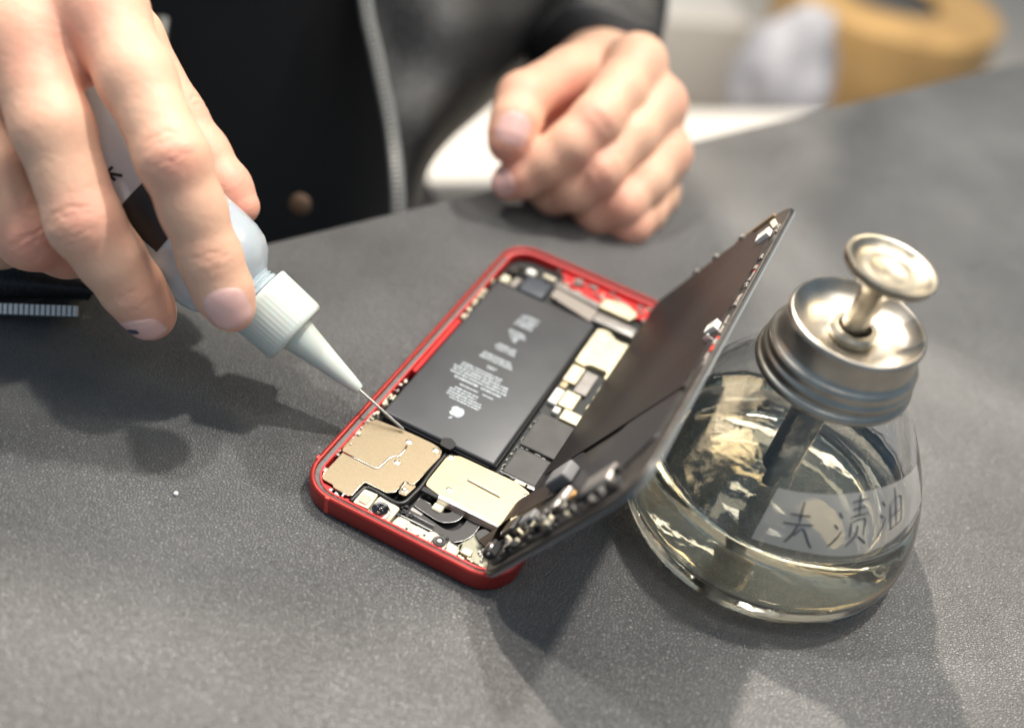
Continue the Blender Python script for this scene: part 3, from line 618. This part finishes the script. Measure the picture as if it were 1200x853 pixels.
glyph([[(-54.0, 43.8), (-52.2, 42.4)], [(-54.8, 40.4), (-53.2, 39.4)], [(-55.6, 34.8), (-53.6, 36.6), (-51.4, 39.4)],
       [(-48.6, 42.2), (-48.4, 35.2)], [(-48.6, 42.2), (-41.0, 42.8), (-41.2, 35.8)], [(-48.4, 38.9), (-41.2, 39.4)], [(-48.4, 35.4), (-41.2, 36.0)], [(-44.8, 46.0), (-44.6, 35.8)]])

# ------------------------------------------------------------------ squeeze bottle with needle
T0 = at(474, 504, 336); T1 = at(258, 311, 325)
ax = (T1-T0).normalized(); ax1 = ax.cross(cw).normalized(); ax2 = ax.cross(ax1)
AX = (T0, ax1, ax2, ax)
sq = empty('squeeze_bottle', tuple(T0)); tag(sq, 'small milky plastic squeeze bottle with white ribbed cap and thin needle held in the hand', 'bottle')
AXL = (Vector((0, 0, 0)), ax1, ax2, ax)
link('bottle_body', lathe([(8.2, 58), (8.2, 60.2), (9.0, 60.4), (9.0, 61.4), (8.3, 61.7), (8.4, 63.6), (10.5, 65.0), (13.4, 67.4), (15.4, 70.6), (16.4, 74.5), (16.6, 79), (16.6, 148), (15.6, 152), (12, 153.5), (0, 153)], 96, axis=AXL), M['ldpe'], sq, smooth=True, auto=50)
capn = 48
link('cap', lathe([(8.9, 44.0), (10.3, 44.1), (10.9, 44.9), (11.05, 46), (11.25, 52), (11.4, 58.0), (11.5, 59.2), (11.2, 59.8), (8.4, 59.8), (8.4, 58)], capn*4, axis=AXL, cap=False, ribs=lambda a, z: (-.07*max(0, math.cos(a*capn))**2 if 45.5 < z < 58.5 else 0)), M['cap'], sq, smooth=True, auto=60)
nz = link('nozzle', lathe([(0, 18.6), (1.5, 18.7), (1.85, 19.6), (2.3, 22), (3.6, 31), (5.2, 41), (5.8, 44.0), (9.6, 44.05)], 48, axis=AXL), M['cap'], sq, smooth=True, auto=50)
link('needle', lathe([(0, 0), (.32, .3), (.42, .8), (.42, 18.7), (.9, 19)], 14, axis=AXL), M['steel'], nz, smooth=True, auto=40)
fa = math.atan2((-cw).dot(ax2), (-cw).dot(ax1))
up_s = 1 if (ax1*math.cos(fa+.5)+ax2*math.sin(fa+.5)).dot(cU) > 0 else -1
def wrapl(t0, t1, a0, a1, r):
    return grid([[tuple(ax1*(r*math.cos(fa+up_s*math.radians(a)))+ax2*(r*math.sin(fa+up_s*math.radians(a)))+ax*t) for t in np.linspace(t0, t1, 5)] for a in np.linspace(a0, a1, 50)])
for t_ in (60.9, 62.4, 63.6): link('neck_thread', lathe([(8.2, t_-.35), (8.9, t_-.1), (8.9, t_+.1), (8.2, t_+.35)], 40, axis=AXL, cap=False), M['ldpe'], sq, smooth=True)
lb2 = link('label', wrapl(103.5, 143, -27, 190, 16.72), M['label_grey'], sq, smooth=True)
link('black_band', wrapl(88, 103.4, -27, 190, 16.74), M['label_black'], lb2, smooth=True)
def onsq(t, ang, off=.25): return ax1*((16.76+off*.1)*math.cos(ang))+ax2*((16.76+off*.1)*math.sin(ang))+ax*t
# a black printed character on the grey label
gb = bmesh.new()
for s_ in ([(112, -.12), (112, .14)], [(115, .0), (109, .0)], [(112, .0), (108.5, -.13)], [(112, .0), (108.5, .14)]):
    tube([onsq(t, fa+a, 1) for t, a in spline([(p[0], p[1], 0) for p in s_], 4) and [(v.x, v.y) for v in spline([(p[0], p[1], 0) for p in s_], 4)]], .45, 5, bm=gb)
link('printed_mark', gb, M['label_black'], lb2)

# ------------------------------------------------------------------ person: body grown as one skin from joints
def P3(t): return np.array(at(t[0], t[1], t[2]-(11 if t[2] < 360 else 0)))
class Hand:
    def __init__(s): s.f = []; s.palm = []
    def finger(s, js, k=3.5): s.f.append(([(P3(j), j[3]*.945) for j in js], k))
    def pal(s, a, b): s.palm.append((P3(a), P3(b), a[3], b[3]))
def cone(p, a, b, ra, rb):
    ab = b-a; t = np.clip(((p-a)@ab)/(ab@ab), 0, 1); return np.linalg.norm(p-(a+t[..., None]*ab), axis=-1)-(ra+(rb-ra)*t)
def smin(a, b, k):
    h = np.clip(.5+.5*(b-a)/k, 0, 1); return b*(1-h)+a*h-k*h*(1-h)
def field(h, p, dims, creases):
    """signed distance at points p (N,3)"""
    d = np.full(p.shape[:-1], 9.0)
    for js, k in h.f:
        fd = None
        for (a, ra), (b, rb) in zip(js, js[1:]):
            c = cone(p, a, b, ra, rb); fd = c if fd is None else smin(fd, c, k)
        d = smin(d, fd, .9)
    for a, b, ra, rb in h.palm: d = smin(d, cone(p, a, b, ra, rb), 6.5)
    for c in creases: d = c(p, d)
    return d
def crease(center, direc, up, offs, depth, half, width=.42, bow=1.2):
    """wrinkles across a finger: lines perpendicular to direc near center, on the side of up"""
    center = np.array(center); direc = np.array(direc)/np.linalg.norm(direc); up = np.array(up)/np.linalg.norm(up)
    up = up-direc*(up@direc); up /= np.linalg.norm(up); side = np.cross(direc, up)
    def f(p, d):
        q = p-center; s_ = q@direc; x = q@side; u = q@up
        m = np.exp(-(x/half)**4)*np.clip((u-1)/4, 0, 1)*(np.abs(s_) < 12)
        for i, o in enumerate(offs):
            cur = s_-o-bow*np.sign(o)*(-(x/half)**2)*abs(o)/3-.25*np.sin(x*1.3+i*2.1)
            d = d+m*depth*(.6+.4*math.sin(i*1.7+1))*np.exp(-(cur/width)**2)
        return d
    f.center = center
    return f
def bulge(center, r, amt):
    center = np.array(center)
    def f(p, d): return d-amt*np.exp(-(((p-center)**2).sum(-1))/(r*r))
    f.center = center
    return f
def grow(h, vox, creases, pad=14):
    import openvdb
    pts = [j for js, _ in h.f for j, _ in js]+[x for q in h.palm for x in q[:2]]
    lo = np.min(pts, 0)-24; hi = np.max(pts, 0)+24
    n = np.ceil((hi-lo)/vox).astype(int)
    D = np.full(n, 5.0, np.float32)
    B = 24
    segs = [(a, b, max(ra, rb)) for js, _ in h.f for (a, ra), (b, rb) in zip(js, js[1:])]+[(a, b, max(ra, rb)) for a, b, ra, rb in h.palm]
    for i in range(0, n[0], B):
        for j in range(0, n[1], B):
            for k in range(0, n[2], B):
                c = lo+(np.array((i, j, k))+B/2)*vox; R_ = B*vox*.87+6
                dd = min(cone(c[None], a, b, r, r)[0] for a, b, r in segs)
                if dd > R_: continue
                if dd < -R_-4: D[i:i+B, j:j+B, k:k+B] = -5; continue
                I = [np.arange(s0, min(s0+B, nn))*vox+l for s0, nn, l in zip((i, j, k), n, lo)]
                g = np.stack(np.meshgrid(*I, indexing='ij'), -1)
                hs = Hand()
                for js, kk in h.f:
                    run = []
                    for (a, ra), (b, rb) in zip(js, js[1:]):
                        if cone(c[None], a, b, ra, rb)[0] < R_+8:
                            if run: run.append((b, rb))
                            else: run = [(a, ra), (b, rb)]
                        elif run: hs.f.append((run, kk)); run = []
                    if run: hs.f.append((run, kk))
                hs.palm = [q for q in h.palm if cone(c[None], *q)[0] < R_+8]
                cs_ = [c_ for c_ in creases if np.linalg.norm(c-c_.center) < B*vox*.87+22]
                D[i:i+B, j:j+B, k:k+B] = np.clip(field(hs, g, None, cs_), -5, 5)
    g = openvdb.FloatGrid(5.0); g.copyFromArray(D)
    v, t, qd = g.convertToQuads() if not hasattr(g, 'convertToPolygons') else g.convertToPolygons(isovalue=0.0, adaptivity=0.0)
    v = np.asarray(v)*vox+lo
    return v, np.asarray(qd), np.asarray(t)

U3, W3, R3 = np.array(cU), np.array(-cw), np.array(cR)
# the near hand, fingers closed over the squeeze bottle
H1 = Hand()
H1.finger([(118, 8, 306, 11.5), (160, 92, 300, 10.4), (203, 186, 298, 9.7), (226, 245, 303, 8.9), (246, 302, 308, 8.6), (262, 342, 312, 8.2), (271, 362, 314, 6.9)])
H1.finger([(24, 40, 302, 12.0), (62, 150, 300, 10.8), (100, 262, 305, 10.2), (130, 303, 311, 9.4), (155, 338, 318, 9.0), (172, 362, 323, 7.8), (177, 371, 325, 7.0)])
H1.finger([(-52, 90, 308, 11.5), (-8, 190, 310, 10.5), (36, 276, 318, 9.8), (78, 290, 330, 9.0), (112, 292, 340, 8.6), (140, 286, 350, 7.5)])
H1.finger([(-115, 140, 318, 10.5), (-75, 235, 326, 9), (-40, 275, 336, 8.2), (0, 285, 348, 7.8), (40, 280, 358, 7)])
H1.finger([(70, -30, 338, 14), (150, 45, 346, 11.0), (206, 138, 350, 9.6), (236, 180, 350, 8.8), (266, 220, 350, 7.8), (283, 242, 350, 6.0)])
for mm, r0 in (((118, 8, 306), 11.5), ((24, 40, 303), 12), ((-52, 90, 309), 11.5), ((-115, 140, 318), 10.5)):
    H1.pal((*mm, r0), ({118: (-20, -300, 312), 24: (-60, -300, 308), -52: (-100, -290, 310), -115: (-135, -270, 318)}[mm[0]]+(15,)))
H1.pal((70, -30, 338, 15), (-30, -280, 325, 17)); H1.pal((100, 70, 309, 7), (76, 0, 309, 11)); H1.pal((8, 130, 312, 7), (-14, 60, 310, 11)); H1.pal((95, 5, 322, 11), (10, -150, 322, 15)); H1.pal((20, 60, 325, 12), (-60, -120, 330, 17)); H1.pal((-70, 120, 328, 11), (-80, -120, 330, 17))
WR1 = at(-60, -320, 305); EL1 = Vector((-400, 480, 120))
H1.palm.append((np.array(at(-60, -270, 305)), np.array(WR1.lerp(EL1, .35)), 26, 30))
def dirp(a, b): return P3(b)-P3(a)
cz1 = [
 crease(P3((203, 184, 298)), dirp((160, 92, 300), (246, 302, 308)), W3+.15*R3, (-5.2, -3.3, -1.6, .2, 1.9, 3.6, 5.4), .42, 6.5, .5),
 crease(P3((246, 301, 308)), dirp((226, 245, 303), (262, 342, 312)), W3+.1*R3, (-2.6, -1.0, .6, 2.0), .30, 7, .38, .3),
 crease(P3((98, 258, 305)), dirp((62, 150, 300), (130, 303, 311)), W3, (-4.6, -2.8, -1, .8, 2.6, 4.4), .36, 6.5, .5),
 crease(P3((152, 335, 317)), dirp((130, 303, 311), (172, 362, 323)), W3, (-2.6, -1.2, .2, 1.6, 2.8), .30, 8, .36, .3),
 crease(P3((36, 274, 318)), dirp((-8, 190, 310), (78, 290, 330)), W3, (-3.5, -1.4, .8, 3), .35, 6.5, .5),
 crease(P3((210, 142, 349)), dirp((150, 45, 346), (268, 226, 346)), R3, (-2.5, 0, 2.5), .3, 7, .5),
 bulge(P3((203, 186, 290)), 8, .6), bulge(P3((100, 262, 297)), 9, .6),
]
# the far hand, a loose fist resting on the table
H2 = Hand()
H2.finger([(746, 76, 448, 12.0), (724, 108, 436, 11.2), (698, 142, 425, 10.4), (670, 170, 424, 10.0), (642, 190, 427, 9.6), (612, 207, 431, 8.9), (597, 214, 433, 7.8)])
H2.finger([(770, 124, 450, 12.0), (738, 160, 438, 11.0), (702, 200, 430, 10.2), (675, 220, 434, 9.8), (650, 226, 444, 9.2), (632, 222, 455, 8.2)])
H2.finger([(777, 180, 454, 11.5), (755, 212, 445, 10.5), (728, 240, 439, 10.0), (703, 250, 444, 9.5), (684, 246, 454, 8.6), (668, 238, 464, 8)])
H2.finger([(766, 226, 461, 10.5), (754, 248, 452, 9.6), (738, 264, 444, 8.8), (718, 264, 452, 8.6), (704, 258, 462, 7.8)])
H2.finger([(705, 78, 486, 15), (668, 90, 455, 12.6), (613, 116, 431, 11.0), (605, 142, 426, 10.2), (599, 162, 425, 9.2), (597, 169, 425, 8.0)])
for mm in ((746, 76, 448, 11.5), (770, 124, 452, 11.5), (777, 180, 456, 11), (766, 226, 464, 10)):
    H2.pal(mm, (704+(mm[0]-746)*.3, 84+(mm[1]-76)*.35, 526, 15))
H2.pal((690, 90, 462, 12), (735, 92, 464, 11)); H2.pal((726, 150, 470, 18), (716, 96, 500, 19)); H2.pal((730, 200, 472, 17), (725, 130, 496, 18)); H2.pal((734, 232, 468, 14), (730, 160, 482, 16)); H2.pal((655, 128, 462, 10), (700, 160, 460, 11)); H2.pal((632, 160, 450, 8.5), (700, 150, 462, 12))
H2.palm.append((np.array(at(702, 92, 520)), np.array(at(728, -115, 640)), 23, 27))
cz2 = [
 crease(P3((700, 142, 424)), dirp((752, 74, 446), (642, 190, 427)), W3+.4*R3, (-4, -2, 0, 2, 4), .4, 7, .6),
 crease(P3((704, 200, 428)), dirp((786, 124, 448), (650, 226, 444)), W3+.4*R3, (-4, -2, 0, 2, 4), .4, 7, .6),
 crease(P3((612, 112, 431)), dirp((668, 82, 452), (598, 160, 425)), W3+.3*U3, (-3, 0, 3), .4, 8, .6),
 bulge(P3((746, 76, 438)), 9, .4), bulge(P3((770, 124, 440)), 9, .5), bulge(P3((777, 180, 444)), 9, .4),
]
flush_pts = [(P3(t[:3]), t[3], t[4]) for t in (
 (203, 186, 289, 8, .62), (246, 302, 300, 6, .22), (270, 366, 310, 8, .50), (100, 262, 296, 9, .62), (160, 345, 312, 8, .4), (178, 380, 322, 8, .8),
 (118, 12, 296, 12, .45), (36, 60, 292, 13, .5), (34, 285, 312, 11, .75), (80, 318, 325, 9, .6), (275, 240, 345, 13, .85), (225, 150, 345, 14, .5), (108, 110, 306, 7, .4),
 (702, 140, 415, 10, .5), (698, 200, 420, 10, .5), (725, 245, 430, 11, .55), (745, 275, 440, 10, .5), (598, 165, 420, 10, .75), (592, 215, 428, 10, .9), (650, 130, 440, 12, 1.0), (610, 105, 425, 9, .3), (790, 118, 445, 8, .55), (800, 185, 450, 8, .4), (678, 100, 440, 8, .5))]
V, Q, T = [], [], []
off = 0
for h, vx, cz in ((H1, .62, cz1), (H2, 1.0, cz2)):
    v, q_, t_ = grow(h, vx, cz)
    V.append(v); Q += [tuple(int(i)+off for i in f) for f in q_]; Q += [tuple(int(i)+off for i in f) for f in t_]; off += len(v)
# arms and trunk under the clothes, in the same skin
ab_ = bmesh.new()
TC = Vector((-212, 560, 0))
SH1 = TC+Vector((-205, 30, 430)); SH2 = TC+Vector((215, 60, 430)); EL2 = Vector((150, 720, 170)); WR2 = at(728, -112, 638)
tube([tuple(WR1.lerp(EL1, .3)), tuple(WR1.lerp(EL1, .6)), tuple(EL1), tuple(EL1.lerp(SH1, .5)), tuple(SH1)], [31, 36, 40, 44, 50], 20, bm=ab_)
tube([tuple(at(727, -100, 630)), tuple(WR2.lerp(EL2, .5)), tuple(EL2), tuple(EL2.lerp(SH2, .5)), tuple(SH2)], [27, 36, 40, 44, 50], 20, bm=ab_)
def trunk(sx_, sy_, z0, z1, n=40, m_=24):
    b = bmesh.new(); R_ = []
    for i in range(m_+1):
        f = i/m_; z = z0+(z1-z0)*f
        k = 1+.06*math.cos(f*PI*2)+.10*f*math.sin(f*PI)
        e = 1 if f < .86 else math.sqrt(max(.02, 1-((f-.86)/.145)**2))
        R_.append([b.verts.new(TC+Vector((sx_*k*e*math.cos(2*PI*j/n), sy_*k*e*math.sin(2*PI*j/n), z))) for j in range(n)])
    for A, B in zip(R_, R_[1:]):
        for i in range(n): b.faces.new((A[i], A[(i+1) % n], B[(i+1) % n], B[i]))
    b.faces.new(R_[0]); b.faces.new(R_[-1]); return b
join(ab_, trunk(116, 96, -230, 480))
ab_.verts.index_update()
V.append(np.array([v.co for v in ab_.verts])); Q += [tuple(v.index+off for v in f.verts) for f in ab_.faces]; ab_.free()
V = np.concatenate(V)
person = empty('person', (TC.x, TC.y, -200))
tag(person, 'person in black shirt and black leather jacket, holding the squeeze bottle over the phone', 'person')
me = bpy.data.meshes.new('body'); me.from_pydata((V*S-np.array(person.location)).tolist(), [], Q); me.materials.append(M['skin'])
me.polygons.foreach_set('use_smooth', [True]*len(me.polygons))
fl_ = np.zeros(len(V))
for c, r, a in flush_pts: fl_ += a*np.exp(-((V-c)**2).sum(1)/(r*r))
at_ = me.attributes.new('flush', 'FLOAT', 'POINT'); at_.data.foreach_set('value', np.clip(fl_, 0, 1).astype(np.float32))
body = bpy.data.objects.new('body', me); C.objects.link(body); body.parent = person
bmn = bmesh.new(); bmn.from_mesh(me); bmesh.ops.recalc_face_normals(bmn, faces=bmn.faces); bmn.to_mesh(me); bmn.free()
POFF = Vector(person.location)/S
def plink(name, bm, mt, parent=person, **k):
    for v in bm.verts: v.co -= POFF
    return link(name, bm, mt, parent, **k)
def nail(h, cz, c, direc, up, wd, ln, name='fingernail', mt='nail', off=.28, curve=1.0):
    """a thin curved plate laid on the skin"""
    c = P3(c); d = np.array(direc)/np.linalg.norm(direc); up = np.array(up)/np.linalg.norm(up); up = up-d*(up@d); up /= np.linalg.norm(up); s_ = np.cross(d, up)
    nu, nv = 15, 15; P = []
    for i in range(nv):
        b = -1+2*i/(nv-1); row = []
        for j in range(nu):
            a = -1+2*j/(nu-1)
            # squircle outline
            a2 = a*math.sqrt(max(0, 1-.42*b*b*b*b)); b2 = b*(1-.16*a*a if b > 0 else 1-.30*a*a)
            row.append(c+s_*(a2*wd/2)+d*(b2*ln/2))
        P.append(row)
    P = np.array(P); t = np.full(P.shape[:2], 14.0)
    for _ in range(60):
        q_ = P+up*t[..., None]; dd = field(h, q_, None, [])
        t -= dd*.8
        if np.abs(dd).max() < .02: break
    a = np.linspace(-1, 1, nu)[None, :]; b = np.linspace(-1, 1, nv)[:, None]
    edge = np.clip((1-np.maximum(np.abs(a), np.abs(b)))*6, 0, 1)
    t = t+off*(edge*1.25-.35)
    Pf = P+up*t[..., None]
    return plink(name, grid([[tuple(x) for x in r] for r in Pf]), M[mt], body, smooth=True)
nail(H1, cz1, (269, 353, 313), dirp((246, 302, 308), (271, 362, 314)), W3*1.0+.10*R3-.25*U3, 12.4, 13.2)
nail(H1, cz1, (174, 372, 323), dirp((155, 338, 318), (177, 371, 325)), -U3*.95+.55*W3-.1*R3, 12.4, 10.5)
nail(H1, cz1, (167, 374, 322), dirp((155, 338, 318), (177, 371, 325)), -U3*.8+.9*W3-.4*R3, 3.8, 2.2, 'bruise', 'bruise', .75)
nail(H2, cz2, (598, 158, 425), dirp((604, 140, 426), (597, 168, 425)), W3+.15*R3, 13, 13)
nail(H2, cz2, (594, 214, 432), dirp((642, 190, 427), (597, 214, 433)), W3*.75-.3*U3-.5*R3, 11, 11)

# clothes
sh = plink('shirt', trunk(129, 112, -190, 470, 64, 40), M['shirt'], smooth=True)
tr = bmesh.new()
for s_ in (-1, 1): tube([tuple(TC+Vector((s_*68, 40, -190))), tuple(TC+Vector((s_*74, -120, -215))), tuple(TC+Vector((s_*84, -300, -225)))], [78, 72, 62], 24, bm=tr)
b_ = bmesh.new(); bmesh.ops.create_uvsphere(b_, u_segments=32, v_segments=16, radius=1)
for v in b_.verts: v.co = Vector((v.co.x*132, v.co.y*118, v.co.z*110))+TC+Vector((0, 20, -180))
join(tr, b_)
trs = plink('trousers', tr, M['trousers'], smooth=True)
bb = lathe([(0, 0), (4.5, 0), (4.5, 1.6), (3.4, 2.2), (0, 2.4)], 24, axis=(at(352, 240, 462), Vector(R3), Vector(U3), Vector(W3)))
plink('button', bb, mat('brass_button', (.06, .035, .02), .5, .6), trs, smooth=True, auto=40)
jk = empty('jacket', (0, 0, 0)); jk.parent = person
def sheet(rows, n=8):
    R_ = [spline(r, n) for r in rows]; cols = [spline([r[i] for r in R_], n) for i in range(len(R_[0]))]
    return [[tuple(c[i]) for c in cols] for i in range(len(cols[0]))]
zl = [(420, -110, 486), (426, 0, 482), (440, 70, 478), (456, 150, 474), (464, 220, 468), (466, 300, 470)]
mid1 = [(520, -110, 505), (520, 0, 488), (524, 60, 482), (512, 130, 480), (484, 200, 480), (474, 300, 484)]
mid2 = [(630, -110, 560), (625, 0, 530), (600, 55, 520), (555, 120, 512), (496, 195, 500), (480, 300, 500)]
rgt = [(760, -110, 640), (700, 0, 600), (650, 40, 580), (580, 110, 550), (500, 190, 530), (480, 300, 530)]
panel = sheet([[at(*p) for p in zl], [at(*p) for p in mid1], [at(*p) for p in mid2], [at(*p) for p in rgt]], 7)
for r in panel:
    pass
pb = grid(panel, 2.5)
for v in pb.verts: v.co += Vector(W3)*(16*noise.noise(v.co*.012)+6*noise.noise(v.co*.03))
jp = plink('front_panel', pb, M['jacket'], jk, smooth=True)
# zipper: tape and teeth
zp = spline([at(p[0]+2, p[1], p[2]-19) for p in zl], 24)
plink('zip_tape', tube(zp, 3.2, 8, flat=(tuple(W3), .25)), M['ziptape'], jp, smooth=True)
def teeth(path, pitch, wd, ln, hg, up):
    out = bmesh.new(); acc = 0
    for a, b_ in zip(path, path[1:]):
        L_ = (b_-a).length; d = (b_-a).normalized(); x = Vector(W3).cross(d).normalized()
        while acc < L_:
            c = bmesh.new(); bmesh.ops.create_cube(c, size=1); p = a+d*acc+Vector(W3)*up
            for v in c.verts: v.co = p+x*v.co.x*wd+d*v.co.y*ln+Vector(W3)*v.co.z*hg
            join(out, c); acc += pitch
        acc -= L_
    return out
tth = teeth(zp, 2.2, 3.6, 1.1, 1.6, 1.8)
tag(plink('zip_teeth', tth, M['zip'], jp), kind='stuff')
# other front panel, beside the near arm
pl2 = sheet([[at(*p) for p in r] for r in (
  [(196, -120, 520), (188, 0, 505), (180, 60, 500), (150, 200, 480), (60, 300, 460)],
  [(80, -120, 540), (60, 0, 520), (40, 80, 500), (0, 200, 470), (-60, 300, 440)],
  [(-150, -120, 560), (-150, 0, 540), (-160, 100, 510), (-180, 220, 470), (-200, 330, 430)])], 7)
pb = grid(pl2, 2.5)
plink('front_panel', pb, M['jacket'], jk, smooth=True)
plink('zip_tape', tube(spline([at(p[0]+2, p[1], p[2]-5) for p in [(196, -120, 520), (188, 0, 505), (180, 60, 500), (150, 200, 480)]], 10), 4, 8, flat=(tuple(W3), .3)), M['zip'], jk, smooth=True)
# sleeves
def sleeve(path, rad):
    P = spline(path, 10); R_ = []
    n = len(P)
    for i in range(n):
        f = i/(n-1)*(len(rad)-1); k_ = min(int(f), len(rad)-2); R_.append(rad[k_]+(rad[k_+1]-rad[k_])*(f-k_))
    b = tube(P, R_, 40)
    for v in b.verts: v.co += v.co.normalized()*0 + Vector((noise.noise(v.co*.03), noise.noise(v.co*.03+Vector((9, 0, 0))), noise.noise(v.co*.03+Vector((0, 9, 0)))))*7
    return b
plink('sleeve', sleeve([at(701, 78, 524), at(706, 0, 566), at(716, -60, 600), WR2.lerp(EL2, .5), EL2, EL2.lerp(SH2, .5), SH2], [31, 34, 38, 50, 58, 62, 72]), M['jacket'], jk, smooth=True)
plink('sleeve', sleeve([WR1.lerp(EL1, .04), WR1.lerp(EL1, .25), WR1.lerp(EL1, .6), EL1, EL1.lerp(SH1, .5), SH1], [38, 44, 50, 58, 62, 72]), M['jacket'], jk, smooth=True)
# hem of the jacket lying over the table edge at the left, with its zip
hem = sheet([[at(*p) for p in r] for r in (
  [(-160, 240, 400), (-80, 252, 396), (0, 275, 390), (60, 300, 384), (100, 318, 380)],
  [(-160, 308, 352), (-80, 312, 350), (0, 318, 348), (60, 326, 348), (112, 334, 350)],
  [(-160, 354, 352), (-80, 352, 351), (0, 350, 350), (60, 350, 350), (104, 352, 351)])], 6)
hm = plink('hem', grid(hem, 3), M['jacket'], jk, smooth=True)
zq = spline([at(-160, 360, 350), at(-80, 361, 349), at(0, 362, 348), (at(60, 364, 348)), at(92, 365, 348)], 14)
plink('zip_tape', tube(zq, 2.1, 8, flat=(tuple(W3), .4)), M['ziptape'], hm, smooth=True)
M['zip2'] = mat('bright_zip', (.80, .78, .74), .35, .2)
tth = teeth(zq, 1.7, 3.3, 1.1, 1.6, 1.5)
tag(plink('zip_teeth', tth, M['zip2'], hm), kind='stuff')

# ------------------------------------------------------------------ far furniture, out of focus
ch = empty('wooden_stool', (760, 1500, -741)); tag(ch, 'round yellow wooden tub seat with dark cushion, blurred behind the table', 'stool')
def at_z(px, py, z): 
    d = cw + (px-600)/F*cR - (py-426.5)/F*cU
    return CAM + d*((z-HC)/d.z)
cs = at_z(1045, -6, -450)
def cl(prof, n=64): return lathe(prof, n, cap=False, axis=(cs-Vector((760, 1500, -741)), Vector((1, 0, 0)), Vector((0, 1, 0)), Vector((0, 0, 1))))
link('rim', cl([(88, -8), (96, 6), (170, 12), (196, 0), (200, -60), (176, -150), (130, -280), (120, -280), (95, -60)]), M['wood'], ch, smooth=True, auto=50)
link('cushion', cl([(0, -12), (78, -12), (94, -22), (94, -60), (0, -60)]), M['cushion'], ch, smooth=True, auto=50)
def farbox(name, mt, px, py, z, dx, dy, h, label, cat, rz=0):
    c = at_z(px, py, z); e = empty(name, (c.x, c.y, z-h), rz)
    b = box(-dx/2, dx/2, -dy/2, dy/2, 0, h, 8, seg=3)
    o = link('body', b, mt, e, smooth=True, auto=50); tag(e, label, cat); return e
# low white bench behind the person
b1 = farbox('white_bench', M['whitelam'], 700, 165, -300, 620, 130, 40, 'low white bench seen past the far hand, blurred', 'bench', math.atan2(ed.y, ed.x)*.55)
for x_ in (-280, 280):
    for y_ in (-45, 45): link('leg', box(x_-14, x_+14, y_-14, y_+14, -400, 0, 2), M['whitelam'], b1)
b1.location.z = -.34
b2 = farbox('white_box', M['whitelam'], 800, -5, -560, 220, 200, 180, 'white box on the floor beyond the table, blurred at the top edge', 'box', .3)
# pale crumpled bag
bg_ = bmesh.new(); bmesh.ops.create_icosphere(bg_, subdivisions=4, radius=1)
cb_ = at_z(925, 85, -480)
for v in bg_.verts:
    k_ = 1+.22*noise.noise(v.co*1.7)+.08*noise.noise(v.co*5)
    v.co = Vector((v.co.x*78*k_*(1-.3*v.co.z), v.co.y*75*k_*(1-.3*v.co.z), v.co.z*110*k_))
bag = link('cloth_bag', bg_, M['cloth'], smooth=True); bag.location = cb_*S
tag(bag, 'pale grey cloth bag between the white bench and the wooden stool', 'bag')
